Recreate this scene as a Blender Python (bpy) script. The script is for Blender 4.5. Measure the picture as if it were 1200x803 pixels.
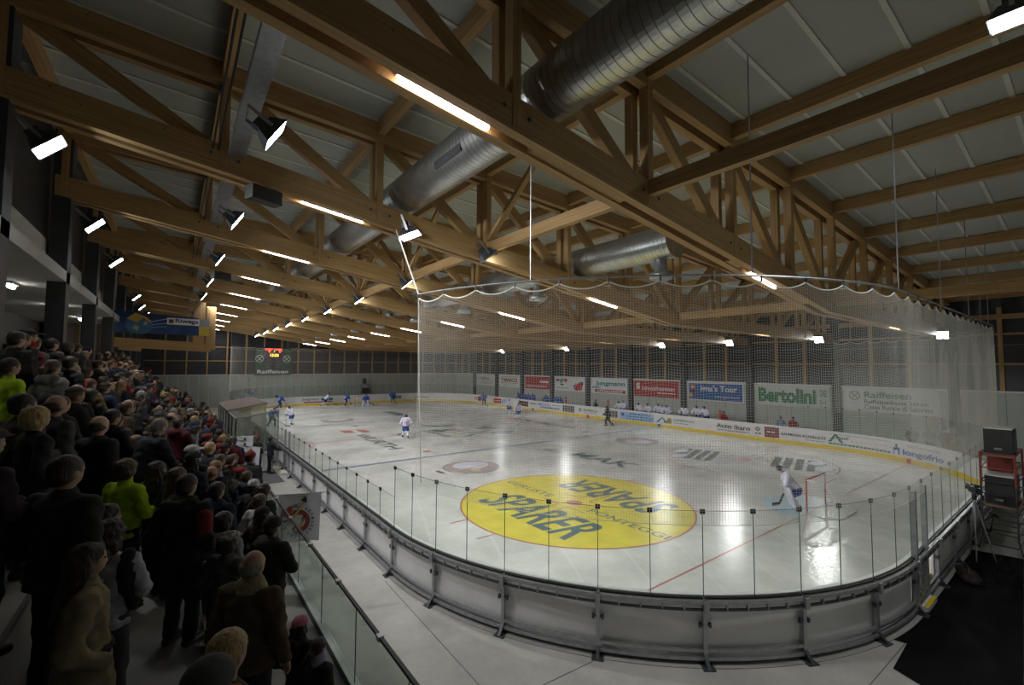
import bpy, bmesh, math, random
import numpy as np
from mathutils import Vector, Matrix

for o in list(bpy.data.objects): bpy.data.objects.remove(o)
SC = bpy.context.scene
COL = SC.collection
random.seed(7)
RNG = np.random.default_rng(7)

# ------------------------------------------------------------------ camera
# World: X across the rink, Y along it (near goal line Y=0), Z up, ice at 0.
CAM = np.array([-19.8195, -6.8370, 5.4182])
YAW, PIT, ROL, FPX = 0.646661, 0.050993, 0.005586, 523.32
CF = np.array([math.sin(YAW)*math.cos(PIT), math.cos(YAW)*math.cos(PIT), math.sin(PIT)])
_r = np.array([math.cos(YAW), -math.sin(YAW), 0.0]); _u = np.cross(_r, CF)
CR = _r*math.cos(ROL)+_u*math.sin(ROL); CU = -_r*math.sin(ROL)+_u*math.cos(ROL)
def ray(px, py): return CF+CR*(px-600)/FPX+CU*(401.5-py)/FPX
def onz(px, py, z=0.0):
    d = ray(px, py); return CAM+d*(z-CAM[2])/d[2]
cam_data = bpy.data.cameras.new('camera'); cam = bpy.data.objects.new('camera', cam_data); COL.objects.link(cam)
cam_data.sensor_width = 36.0; cam_data.lens = 36.0*FPX/1200.0; cam_data.clip_end = 500; cam_data.clip_start = 0.05
cam.matrix_world = Matrix(((CR[0], CU[0], -CF[0], CAM[0]), (CR[1], CU[1], -CF[1], CAM[1]), (CR[2], CU[2], -CF[2], CAM[2]), (0, 0, 0, 1)))
SC.camera = cam
# ------------------------------------------------------------------ world, exposure
w = bpy.data.worlds.new('night'); SC.world = w; w.use_nodes = True
w.node_tree.nodes['Background'].inputs[0].default_value = (0.02, 0.025, 0.04, 1)
w.node_tree.nodes['Background'].inputs[1].default_value = 0.2
SC.view_settings.view_transform = 'Standard'; SC.view_settings.look = 'None'
SC.view_settings.gamma = 1.0; SC.view_settings.use_curve_mapping = False
SC.view_settings.exposure = 0.42
FLOOD_W, TUBE_E, LENS_E = 66.0, 16.0, 26.0

# ------------------------------------------------------------------ materials
MATS = {}
def mat(name, col, rough=0.6, metal=0.0, var=0.12, scale=6.0, bump=0.0, bscale=40.0, spec=0.5):
    if name in MATS: return MATS[name]
    m = bpy.data.materials.new(name); m.use_nodes = True; MATS[name] = m
    nt = m.node_tree; b = nt.nodes['Principled BSDF']
    b.inputs['Roughness'].default_value = rough; b.inputs['Metallic'].default_value = metal
    b.inputs['Specular IOR Level'].default_value = spec
    tc = nt.nodes.new('ShaderNodeTexCoord')
    n = nt.nodes.new('ShaderNodeTexNoise'); n.inputs['Scale'].default_value = scale; n.inputs['Detail'].default_value = 4
    nt.links.new(tc.outputs['Object'], n.inputs['Vector'])
    r = nt.nodes.new('ShaderNodeValToRGB')
    lo = [max(0, c*(1-var)) for c in col]; hi = [min(1, c*(1+var)) for c in col]
    r.color_ramp.elements[0].position = 0.3; r.color_ramp.elements[1].position = 0.7
    r.color_ramp.elements[0].color = (*lo, 1); r.color_ramp.elements[1].color = (*hi, 1)
    nt.links.new(n.outputs['Fac'], r.inputs['Fac']); nt.links.new(r.outputs['Color'], b.inputs['Base Color'])
    if bump > 0:
        n2 = nt.nodes.new('ShaderNodeTexNoise'); n2.inputs['Scale'].default_value = bscale; n2.inputs['Detail'].default_value = 3
        nt.links.new(tc.outputs['Object'], n2.inputs['Vector'])
        bp = nt.nodes.new('ShaderNodeBump'); bp.inputs['Strength'].default_value = bump; bp.inputs['Distance'].default_value = 0.02
        nt.links.new(n2.outputs['Fac'], bp.inputs['Height']); nt.links.new(bp.outputs['Normal'], b.inputs['Normal'])
    return m
def emis(name, col, e):
    if name in MATS: return MATS[name]
    m = bpy.data.materials.new(name); m.use_nodes = True; MATS[name] = m
    nt = m.node_tree; nt.nodes.clear()
    em = nt.nodes.new('ShaderNodeEmission'); out = nt.nodes.new('ShaderNodeOutputMaterial')
    em.inputs[0].default_value = (*col, 1); em.inputs[1].default_value = e
    nt.links.new(em.outputs[0], out.inputs[0]); return m
def glass(name, tint, gloss=0.10):
    m = bpy.data.materials.new(name); m.use_nodes = True; MATS[name] = m
    nt = m.node_tree; nt.nodes.clear()
    t = nt.nodes.new('ShaderNodeBsdfTransparent'); t.inputs[0].default_value = (*tint, 1)
    g = nt.nodes.new('ShaderNodeBsdfGlossy'); g.inputs['Roughness'].default_value = 0.02
    fr = nt.nodes.new('ShaderNodeFresnel'); fr.inputs[0].default_value = 1.4
    df = nt.nodes.new('ShaderNodeBsdfDiffuse'); df.inputs[0].default_value = (0.55, 0.66, 0.58, 1)
    mx = nt.nodes.new('ShaderNodeMixShader'); mx2 = nt.nodes.new('ShaderNodeMixShader'); mx2.inputs[0].default_value = gloss
    out = nt.nodes.new('ShaderNodeOutputMaterial')
    mu = nt.nodes.new('ShaderNodeMath'); mu.operation = 'MULTIPLY'; mu.inputs[1].default_value = 0.4; nt.links.new(fr.outputs[0], mu.inputs[0])
    nt.links.new(mu.outputs[0], mx.inputs[0]); nt.links.new(t.outputs[0], mx.inputs[1]); nt.links.new(g.outputs[0], mx.inputs[2])
    nt.links.new(mx.outputs[0], mx2.inputs[1]); nt.links.new(df.outputs[0], mx2.inputs[2]); nt.links.new(mx2.outputs[0], out.inputs[0])
    return m
def wood_mat(name, c0, c1):
    m = bpy.data.materials.new(name); m.use_nodes = True; MATS[name] = m
    nt = m.node_tree; b = nt.nodes['Principled BSDF']; b.inputs['Roughness'].default_value = 0.62
    L = nt.links.new
    uv = nt.nodes.new('ShaderNodeUVMap'); mp = nt.nodes.new('ShaderNodeMapping'); mp.inputs['Scale'].default_value = (0.6, 14, 1)
    L(uv.outputs[0], mp.inputs[0])
    oi = nt.nodes.new('ShaderNodeObjectInfo')
    n = nt.nodes.new('ShaderNodeTexNoise'); n.noise_dimensions = '4D'; n.inputs['Scale'].default_value = 1.0; n.inputs['Detail'].default_value = 5
    L(mp.outputs[0], n.inputs['Vector'])
    ml = nt.nodes.new('ShaderNodeMath'); ml.operation = 'MULTIPLY'; ml.inputs[1].default_value = 40
    L(oi.outputs['Random'], ml.inputs[0]); L(ml.outputs[0], n.inputs['W'])
    r = nt.nodes.new('ShaderNodeValToRGB'); r.color_ramp.elements[0].position = 0.32; r.color_ramp.elements[1].position = 0.68
    r.color_ramp.elements[0].color = (*c0, 1); r.color_ramp.elements[1].color = (*c1, 1)
    L(n.outputs['Fac'], r.inputs['Fac'])
    # lamination lines of the glulam every 4 cm and dark knots
    wv = nt.nodes.new('ShaderNodeTexWave'); wv.wave_type = 'BANDS'; wv.bands_direction = 'Y'; wv.inputs['Scale'].default_value = 3.6; wv.inputs['Distortion'].default_value = 0.0
    L(uv.outputs[0], wv.inputs['Vector'])
    vo = nt.nodes.new('ShaderNodeTexVoronoi'); vo.inputs['Scale'].default_value = 2.2; L(uv.outputs[0], vo.inputs['Vector'])
    kr = nt.nodes.new('ShaderNodeValToRGB'); kr.color_ramp.elements[0].position = 0.03; kr.color_ramp.elements[1].position = 0.07
    kr.color_ramp.elements[0].color = (0.35, 0.3, 0.28, 1); kr.color_ramp.elements[1].color = (1, 1, 1, 1)
    L(vo.outputs['Distance'], kr.inputs['Fac'])
    wr = nt.nodes.new('ShaderNodeValToRGB'); wr.color_ramp.elements[0].position = 0.0; wr.color_ramp.elements[1].position = 0.12
    wr.color_ramp.elements[0].color = (0.8, 0.78, 0.75, 1); wr.color_ramp.elements[1].color = (1, 1, 1, 1)
    L(wv.outputs['Fac'], wr.inputs['Fac'])
    m1 = nt.nodes.new('ShaderNodeMixRGB'); m1.blend_type = 'MULTIPLY'; m1.inputs[0].default_value = 1
    m2 = nt.nodes.new('ShaderNodeMixRGB'); m2.blend_type = 'MULTIPLY'; m2.inputs[0].default_value = 1
    L(r.outputs[0], m1.inputs[1]); L(kr.outputs[0], m1.inputs[2]); L(m1.outputs[0], m2.inputs[1]); L(wr.outputs[0], m2.inputs[2])
    L(m2.outputs[0], b.inputs['Base Color']); return m
def ice_mat():
    m = bpy.data.materials.new('ice'); m.use_nodes = True; MATS['ice'] = m
    nt = m.node_tree; b = nt.nodes['Principled BSDF']; L = nt.links.new
    tc = nt.nodes.new('ShaderNodeTexCoord')
    n = nt.nodes.new('ShaderNodeTexNoise'); n.inputs['Scale'].default_value = 0.35; n.inputs['Detail'].default_value = 8; n.inputs['Roughness'].default_value = 0.65
    L(tc.outputs['Object'], n.inputs['Vector'])
    r = nt.nodes.new('ShaderNodeValToRGB'); r.color_ramp.elements[0].position = 0.35; r.color_ramp.elements[1].position = 0.65
    r.color_ramp.elements[0].color = (0.53, 0.545, 0.52, 1); r.color_ramp.elements[1].color = (0.76, 0.765, 0.735, 1)
    L(n.outputs['Fac'], r.inputs['Fac'])
    # skate scratches: thin bright curved lines from distorted waves
    mp = nt.nodes.new('ShaderNodeMapping'); mp.inputs['Rotation'].default_value = (0, 0, 0.5); L(tc.outputs['Object'], mp.inputs[0])
    wv = nt.nodes.new('ShaderNodeTexWave'); wv.inputs['Scale'].default_value = 0.16; wv.inputs['Distortion'].default_value = 14; wv.inputs['Detail'].default_value = 1; wv.inputs['Detail Scale'].default_value = 0.25
    L(mp.outputs[0], wv.inputs['Vector'])
    sr = nt.nodes.new('ShaderNodeValToRGB'); sr.color_ramp.elements[0].position = 0.988; sr.color_ramp.elements[1].position = 1.0
    sr.color_ramp.elements[0].color = (0, 0, 0, 1); sr.color_ramp.elements[1].color = (1, 1, 1, 1)
    L(wv.outputs['Fac'], sr.inputs['Fac'])
    mx = nt.nodes.new('ShaderNodeMixRGB'); mx.blend_type = 'SCREEN'; mx.inputs[2].default_value = (0.14, 0.15, 0.15, 1)
    L(sr.outputs[0], mx.inputs[0]); L(r.outputs[0], mx.inputs[1]); L(mx.outputs[0], b.inputs['Base Color'])
    rr = nt.nodes.new('ShaderNodeMapRange'); rr.inputs['To Min'].default_value = 0.12; rr.inputs['To Max'].default_value = 0.30
    L(n.outputs['Fac'], rr.inputs['Value']); L(rr.outputs[0], b.inputs['Roughness'])
    n2 = nt.nodes.new('ShaderNodeTexNoise'); n2.inputs['Scale'].default_value = 5; n2.inputs['Detail'].default_value = 5; L(tc.outputs['Object'], n2.inputs['Vector'])
    bp = nt.nodes.new('ShaderNodeBump'); bp.inputs['Strength'].default_value = 0.28; bp.inputs['Distance'].default_value = 0.03
    L(n2.outputs['Fac'], bp.inputs['Height']); L(bp.outputs['Normal'], b.inputs['Normal'])
    b.inputs['IOR'].default_value = 1.31
    return m
def concrete_mat(name, c0, c1, rough=0.8):
    m = bpy.data.materials.new(name); m.use_nodes = True; MATS[name] = m
    nt = m.node_tree; b = nt.nodes['Principled BSDF']; L = nt.links.new; b.inputs['Roughness'].default_value = rough
    tc = nt.nodes.new('ShaderNodeTexCoord')
    n = nt.nodes.new('ShaderNodeTexNoise'); n.inputs['Scale'].default_value = 0.7; n.inputs['Detail'].default_value = 9; n.inputs['Roughness'].default_value = 0.7
    L(tc.outputs['Object'], n.inputs['Vector'])
    r = nt.nodes.new('ShaderNodeValToRGB'); r.color_ramp.elements[0].position = 0.33; r.color_ramp.elements[1].position = 0.68
    r.color_ramp.elements[0].color = (*c0, 1); r.color_ramp.elements[1].color = (*c1, 1)
    L(n.outputs['Fac'], r.inputs['Fac']); L(r.outputs[0], b.inputs['Base Color'])
    n2 = nt.nodes.new('ShaderNodeTexNoise'); n2.inputs['Scale'].default_value = 30; n2.inputs['Detail'].default_value = 4; L(tc.outputs['Object'], n2.inputs['Vector'])
    bp = nt.nodes.new('ShaderNodeBump'); bp.inputs['Strength'].default_value = 0.1; bp.inputs['Distance'].default_value = 0.01
    L(n2.outputs['Fac'], bp.inputs['Height']); L(bp.outputs['Normal'], b.inputs['Normal']); return m

WOOD = wood_mat('glulam', (0.36, 0.215, 0.085), (0.50, 0.32, 0.14))
ICE = ice_mat()
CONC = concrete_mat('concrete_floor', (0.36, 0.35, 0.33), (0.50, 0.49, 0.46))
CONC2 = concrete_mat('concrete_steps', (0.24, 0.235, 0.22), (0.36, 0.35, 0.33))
GLASS = glass('rink_glass', (0.91, 0.95, 0.92), 0.04)
RGLASS = glass('rail_glass', (0.80, 0.90, 0.84), 0.09)
STEEL = mat('galvanised_steel', (0.42, 0.43, 0.45), 0.42, 0.8, 0.15, 9)
DSTEEL = mat('dark_steel', (0.10, 0.105, 0.115), 0.5, 0.6, 0.2, 9)
DUCTM = mat('duct_metal', (0.50, 0.51, 0.50), 0.36, 0.9, 0.12, 3)
BLACK = mat('black_plastic', (0.018, 0.018, 0.02), 0.5, 0, 0.2, 9)
WHITE = mat('white_board', (0.78, 0.77, 0.78), 0.45, 0, 0.05, 2)
WPAINT = mat('white_print', (0.80, 0.80, 0.80), 0.5, 0, 0.03, 2)
YELLOW = mat('yellow_kick', (0.85, 0.62, 0.02), 0.45, 0, 0.05, 2)
RED = mat('red_print', (0.55, 0.03, 0.03), 0.5, 0, 0.08, 3)
BLUE = mat('blue_print', (0.03, 0.12, 0.42), 0.5, 0, 0.08, 3)
LBLUE = mat('light_blue_print', (0.35, 0.55, 0.75), 0.5, 0, 0.08, 3)
GREEN = mat('green_print', (0.04, 0.22, 0.10), 0.5, 0, 0.08, 3)
TEAL = mat('teal_print', (0.03, 0.25, 0.30), 0.5, 0, 0.08, 3)
DARK = mat('dark_print', (0.03, 0.03, 0.035), 0.5, 0, 0.1, 3)
GREY = mat('grey_print', (0.30, 0.31, 0.32), 0.5, 0, 0.1, 3)
MAROON = mat('maroon_print', (0.22, 0.06, 0.06), 0.5, 0, 0.1, 3)
ORANGE = mat('orange_print', (0.75, 0.32, 0.04), 0.5, 0, 0.1, 3)
GOLD = mat('gold_print', (0.55, 0.38, 0.06), 0.5, 0, 0.1, 3)
JOINTW = mat('wall_joint_white', (0.78,0.80,0.76), 0.55)
WALLW = mat('wall_panel_white', (0.47, 0.50, 0.465), 0.55, 0, 0.05, 1.2)
WINM = mat('dark_polycarbonate', (0.035, 0.036, 0.045), 0.35, 0, 0.25, 1.5)
SLABW = mat('white_plaster', (0.42, 0.42, 0.40), 0.8, 0, 0.06, 1.5)
COLM = mat('dark_column_paint', (0.05, 0.055, 0.065), 0.5, 0.2, 0.15, 3)
ROOFP = mat('roof_panel', (0.40, 0.42, 0.39), 0.6, 0, 0.07, 0.8)
BATTEN = mat('roof_batten', (0.62, 0.63, 0.58), 0.55, 0, 0.05, 2)
NETM = mat('net_cord', (0.74, 0.74, 0.68), 0.7, 0, 0.04, 2)
TUBE = emis('tube_light', (1.0, 0.86, 0.80), TUBE_E)
LENS = emis('flood_lens', (0.85, 0.95, 1.0), LENS_E)
# paint under the ice keeps the gloss of the ice
def icepaint(name, col): return mat(name, col, 0.28, 0, 0.10, 1.5, 0.12, 5)
ICE_Y = icepaint('ice_yellow', (0.72, 0.62, 0.10)); ICE_R = icepaint('ice_red', (0.50, 0.20, 0.18)); ICE_B = icepaint('ice_blue', (0.20, 0.25, 0.42))
ICE_T = icepaint('ice_teal', (0.12, 0.18, 0.20)); ICE_K = icepaint('ice_dark', (0.12, 0.14, 0.14)); ICE_C = icepaint('ice_crease', (0.42, 0.58, 0.66))
ICE_L = icepaint('ice_lilac', (0.66, 0.68, 0.80)); ICE_M = icepaint('ice_maroon', (0.42, 0.34, 0.34)); ICE_G = icepaint('ice_gold', (0.60, 0.54, 0.40))

# ------------------------------------------------------------------ mesh builder
class MB:
    def __init__(s): s.v = []; s.f = []; s.uv = []; s.mi = []; s.cur = 0
    def quad(s, a, b, c, d, uv=((0,0),(1,0),(1,1),(0,1))):
        n = len(s.v); s.v += [tuple(a), tuple(b), tuple(c), tuple(d)]; s.f.append((n,n+1,n+2,n+3)); s.uv.append(uv); s.mi.append(s.cur)
    def poly(s, pts):
        n = len(s.v); s.v += [tuple(p) for p in pts]; s.f.append(tuple(range(n, n+len(pts)))); s.uv.append(tuple((p[0], p[1]) for p in pts)); s.mi.append(s.cur)
    def box(s, x0, x1, y0, y1, z0, z1):
        c = [(x,y,z) for z in (z0,z1) for y in (y0,y1) for x in (x0,x1)]
        s._hexa(c)
    def _hexa(s, c):   # c index = x + 2y + 4z
        n = len(s.v); s.v += [tuple(p) for p in c]
        for q in ((0,2,3,1),(4,5,7,6),(0,1,5,4),(2,6,7,3),(0,4,6,2),(1,3,7,5)):
            s.f.append(tuple(n+i for i in q)); s.mi.append(s.cur)
            a, b, d = (Vector(c[q[i]]) for i in (0,1,3)); lu = (b-a).length; lv = (d-a).length
            s.uv.append(((0,0),(lu,0),(lu,lv),(0,lv)) if lu >= lv else ((0,0),(0,lu),(lv,lu),(lv,0)))
    def bar(s, a, b, wd, ht, up=(0,0,1)):   # rectangular bar from a to b, wd sideways, ht along up
        a = Vector(a); b = Vector(b); d = (b-a).normalized(); up = Vector(up)
        sd = d.cross(up)
        if sd.length < 1e-5: sd = d.cross(Vector((1,0,0)))
        sd.normalize(); u = sd.cross(d).normalized(); sd = sd*wd/2; u = u*ht/2
        c = [p+sx*sd+sz*u for sz in (-1,1) for sx in (-1,1) for p in (a,b)]
        c = [c[0],c[1],c[2],c[3],c[4],c[5],c[6],c[7]]
        s._hexa([tuple(p) for p in c])
    def tube(s, pts, r, n=8, caps=True, closed=False):
        P = [Vector(p) for p in pts]; k = len(P); rs = r if hasattr(r, '__len__') else [r]*k
        base = len(s.v); prev = None
        for i in range(k):
            t = (P[(i+1) % k]-P[i-1]) if closed else (P[min(i+1,k-1)]-P[max(i-1,0)])
            t.normalize()
            if prev is None:
                e = t.cross(Vector((0,0,1)));
                if e.length < 1e-4: e = t.cross(Vector((1,0,0)))
            else: e = prev-t*prev.dot(t)
            e.normalize(); prev = e; g = t.cross(e)
            for j in range(n):
                a = 2*math.pi*j/n; s.v.append(tuple(P[i]+(e*math.cos(a)+g*math.sin(a))*rs[i]))
        m = k if closed else k-1
        for i in range(m):
            i2 = (i+1) % k
            for j in range(n):
                j2 = (j+1) % n
                s.f.append((base+i*n+j, base+i*n+j2, base+i2*n+j2, base+i2*n+j)); s.uv.append(((0,0),(1,0),(1,1),(0,1))); s.mi.append(s.cur)
        if caps and not closed:
            for i, rev in ((0,True),(k-1,False)):
                f = [base+i*n+j for j in range(n)]; f = f[::-1] if rev else f
                s.f.append(tuple(f)); s.uv.append(tuple((0,0) for _ in f)); s.mi.append(s.cur)
    def lathe(s, c, prof, n=16, axis='z'):
        pts = []; rs = []
        for r, h in prof:
            pts.append(Vector(c)+({'x':Vector((h,0,0)),'y':Vector((0,h,0)),'z':Vector((0,0,h))}[axis])); rs.append(max(r,1e-4))
        s.tube(pts, rs, n)
    def prism(s, pts, z0, z1):   # xy outline
        n = len(pts)
        s.poly([(p[0],p[1],z1) for p in pts]); s.poly([(p[0],p[1],z0) for p in pts[::-1]])
        for i in range(n):
            a = pts[i]; b = pts[(i+1) % n]; s.quad((a[0],a[1],z0),(b[0],b[1],z0),(b[0],b[1],z1),(a[0],a[1],z1))
    def add(s, V, F):
        n = len(s.v); s.v += [tuple(p) for p in V]
        for f in F: s.f.append(tuple(n+i for i in f)); s.uv.append(tuple((0,0) for _ in f)); s.mi.append(s.cur)
    def mesh(s, name, smooth=False):
        me = bpy.data.meshes.new(name); me.from_pydata(s.v, [], s.f); uvl = me.uv_layers.new(name='UVMap')
        flat = [c for f in s.uv for p in f for c in p]; uvl.data.foreach_set('uv', flat)
        if any(s.mi): me.polygons.foreach_set('material_index', s.mi)
        if smooth: me.polygons.foreach_set('use_smooth', [True]*len(me.polygons))
        me.update(); return me
    def build(s, name, m, parent=None, smooth=False):
        me = s.mesh(name, smooth)
        for q in (m if isinstance(m, (list, tuple)) else [m]): me.materials.append(q)
        return link(name, me, parent)
def link(name, me, parent=None, mw=None):
    o = bpy.data.objects.new(name, me); COL.objects.link(o)
    if parent is not None: o.parent = parent
    if mw is not None: o.matrix_local = mw
    return o
def tag(o, label=None, cat=None, group=None, kind=None):
    if label: o['label'] = label
    if cat: o['category'] = cat
    if group: o['group'] = group
    if kind: o['kind'] = kind
    return o
def empty(name, loc=(0,0,0), rz=0, label=None, cat=None, group=None, kind=None):
    o = bpy.data.objects.new(name, None); COL.objects.link(o); o.location = loc; o.rotation_euler = (0,0,rz); o.empty_display_size = 0.2
    return tag(o, label, cat, group, kind)
def B(name, m, parent, *boxes):
    b = MB()
    for q in boxes: b.box(*q)
    return b.build(name, m, parent)
def ORD(n): return ['nearest the camera','second','third','fourth','fifth','sixth','seventh','eighth','ninth','tenth','eleventh','twelfth','thirteenth'][n]

# flat lettering and flat prints on a plane with origin o, right r, up u
_txtcache = {}
def text_geo(txt, bold=0.0):
    key = (txt, bold)
    if key in _txtcache: return _txtcache[key]
    cu = bpy.data.curves.new('t', 'FONT'); cu.body = txt; cu.size = 1.0; cu.offset = bold; cu.resolution_u = 3
    ob = bpy.data.objects.new('t', cu); COL.objects.link(ob)
    me = ob.to_mesh()
    V = np.array([v.co[:] for v in me.vertices]); F = [tuple(p.vertices) for p in me.polygons]
    ob.to_mesh_clear(); bpy.data.objects.remove(ob); bpy.data.curves.remove(cu)
    _txtcache[key] = (V, F); return V, F
def text(txt, o, r, u, wd, ht, m, parent, bold=0.01, lift=0.006, slant=0.0, name='lettering', align=0.0):
    V, F = text_geo(txt, bold); V = V.copy()
    lo = V.min(0); hi = V.max(0); V[:,0] = (V[:,0]-lo[0])/(hi[0]-lo[0]); V[:,1] = (V[:,1]-lo[1])/(hi[1]-lo[1])
    r = np.array(r, float); u = np.array(u, float); n = np.cross(r, u)
    X = V[:,0]*wd+slant*V[:,1]*ht
    P = np.array(o, float)+np.outer(X, r)+np.outer(V[:,1]*ht, u)+n*lift
    b = MB(); b.add(P, F); return b.build(name, m, parent)
class Plane:
    def __init__(s, o, r, u): s.o = np.array(o, float); s.r = np.array(r, float); s.u = np.array(u, float); s.n = np.cross(s.r, s.u)
    def p(s, x, y, l=0): return tuple(s.o+s.r*x+s.u*y+s.n*l)
    def rect(s, x0, y0, x1, y1, m, parent, name='print', lift=0.003):
        b = MB(); b.quad(s.p(x0,y0,lift), s.p(x1,y0,lift), s.p(x1,y1,lift), s.p(x0,y1,lift)); return b.build(name, m, parent)
    def poly(s, pts, m, parent, name='print', lift=0.003):
        b = MB(); b.poly([s.p(x,y,lift) for x,y in pts]); return b.build(name, m, parent)
    def disc(s, cx, cy, rx, ry, m, parent, name='print', lift=0.003, n=40, rin=0.0, a0=0, a1=2*math.pi):
        b = MB()
        if rin <= 0: b.poly([s.p(cx+rx*math.cos(a), cy+ry*math.sin(a), lift) for a in np.linspace(a0, a1, n, endpoint=(a1-a0 < 6.2))])
        else:
            A = np.linspace(a0, a1, n+1)
            for i in range(n):
                q = [s.p(cx+rx*k*math.cos(a), cy+ry*k*math.sin(a), lift) for a, k in ((A[i],rin),(A[i],1),(A[i+1],1),(A[i+1],rin))]
                b.quad(q[0], q[1], q[2], q[3])
        return b.build(name, m, parent)
    def line(s, x0, y0, x1, y1, wd, m, parent, name='print', lift=0.004):
        d = np.array([x1-x0, y1-y0]); d = d/np.linalg.norm(d); n = np.array([-d[1], d[0]])*wd/2
        return s.poly([(x0-n[0],y0-n[1]),(x1-n[0],y1-n[1]),(x1+n[0],y1+n[1]),(x0+n[0],y0+n[1])], m, parent, name, lift)
    def text(s, t, x, y, wd, ht, m, parent, **k):
        return text(t, s.p(x, y), s.r, s.u, wd, ht, m, parent, **k)

# ================================================================== SETTING
RW, RY0, RY1, RR = 15.0, -4.0, 56.0, 8.5      # rink inside: half width, ends, corner radius
# floor
fl = B('floor', CONC, None, (-18.0, 19.3, -11.0, 60.4, -0.12, -0.02)); tag(fl, kind='structure')
jm = mat('floor_joint', (0.16,0.16,0.15), 0.9)
for p0, p1 in ((onz(460,690), onz(560,800)), (onz(640,800), onz(720,762)), (onz(1018,803), onz(1062,752))):
    b = MB(); a = Vector((p0[0],p0[1],-0.017)); c = Vector((p1[0],p1[1],-0.017)); d = (c-a).normalized(); b.bar(a-d*0.5, c+d*1.0, 0.012, 0.006); b.build('floor_joint', jm, fl)

def ring(off, n=14, y_in=None):
    """closed outline of the rink offset outwards by off; corner arcs with n segments"""
    R = RR+off; pts = []
    for cx, cy, a0 in ((-RW+RR, RY0+RR, math.pi), (RW-RR, RY0+RR, 1.5*math.pi), (RW-RR, RY1-RR, 0), (-RW+RR, RY1-RR, 0.5*math.pi)):
        for i in range(n+1):
            a = a0+0.5*math.pi*i/n; pts.append((cx+R*math.cos(a), cy+R*math.sin(a)))
    return pts
_LS = 2*(RY1-RY0-2*RR), 2*(RW*2-2*RR)
def rink_pt(s, off=0.0):
    """arc-length walk starting at (-15, 47.5) going down the left side, round the near end, up the right side, far end. returns x,y,nx,ny"""
    L1 = RY1-RY0-2*RR; LA = RR*math.pi/2; L2 = 2*RW-2*RR
    tot = 2*(L1+L2)+4*LA; s = s % tot
    for kind, ln, dat in (('l',L1,(-RW,RY1-RR,0,-1)),('a',LA,(-RW+RR,RY0+RR,math.pi)),('l',L2,(-RW+RR,RY0,1,0)),('a',LA,(RW-RR,RY0+RR,1.5*math.pi)),
                          ('l',L1,(RW,RY0+RR,0,1)),('a',LA,(RW-RR,RY1-RR,0)),('l',L2,(RW-RR,RY1,-1,0)),('a',LA,(-RW+RR,RY1-RR,math.pi/2))):
        if s <= ln:
            if kind == 'l':
                x, y, dx, dy = dat; nx, ny = dy, -dx
                return x+dx*s+nx*off, y+dy*s+ny*off, nx, ny
            cx, cy, a0 = dat; a = a0+s/RR; return cx+(RR+off)*math.cos(a), cy+(RR+off)*math.sin(a), math.cos(a), math.sin(a)
        s -= ln
    return rink_pt(0, off)
SL1 = 43.0; SLA = RR*math.pi/2; SL2 = 13.0; STOT = 2*(SL1+SL2)+4*SLA

ice = MB(); ice.prism(ring(0.02, 24), -0.06, 0.0); ice = ice.build('ice_sheet', ICE, None); tag(ice, 'frosty white ice sheet of the rink with painted lines and logos', 'ice', kind='structure')
I = Plane((0,0,0), (1,0,0), (0,1,0))
L1z = 0.004
def iline(x0, y0, x1, y1, wd, m, nm): return I.line(x0, y0, x1, y1, wd, m, ice, nm, 0.004)
for y in (17.35, 35.0): iline(-14.98, y, 14.98, y, 0.30, ICE_B, 'blue_line')
iline(-14.98, 26, 14.98, 26, 0.28, icepaint('ice_red_pale',(0.62,0.38,0.38)), 'centre_line')
for y in (0, 52):
    xe = 6.5+math.sqrt(8.5**2-4.5**2) ; iline(-xe, y, xe, y, 0.06, ICE_R, 'goal_line')
# near left circle: filled yellow
I.disc(-7, 6, 4.5, 4.5, ICE_Y, ice, 'yellow_circle_fill', 0.003, 72)
for cx, cy in ((-7,6),(7,6),(-7,46),(7,46)):
    I.disc(cx, cy, 4.5, 4.5, ICE_R, ice, 'faceoff_circle', 0.006, 72, rin=0.985)
    I.disc(cx, cy, 0.32, 0.32, ICE_R, ice, 'faceoff_spot', 0.007, 24)
    for sx in (-1,1):
        for sy in (-1,1):
            iline(cx+sx*4.5*0.985, cy+sy*0.85, cx+sx*5.1, cy+sy*0.85, 0.06, ICE_R, 'hash_mark')
            I.line(cx+sx*0.6, cy+sy*0.25, cx+sx*1.8, cy+sy*0.25, 0.06, ICE_R, ice, 'hash_mark', 0.007)
            I.line(cx+sx*0.6, cy+sy*0.25, cx+sx*0.6, cy+sy*1.15, 0.06, ICE_R, ice, 'hash_mark', 0.007)
I.disc(0, 26, 4.5, 4.5, icepaint('ice_circle_blue',(0.45,0.50,0.60)), ice, 'centre_circle', 0.005, 72, rin=0.985)
I.disc(-15, 26, 3.0, 3.0, ICE_R, ice, 'referee_crease', 0.005, 40, rin=0.975, a0=-math.pi/2, a1=math.pi/2)
for x in (-7,7):
    for y in (18.9, 33.1): I.disc(x, y, 0.32, 0.32, ICE_R, ice, 'faceoff_spot', 0.006, 24)
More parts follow.
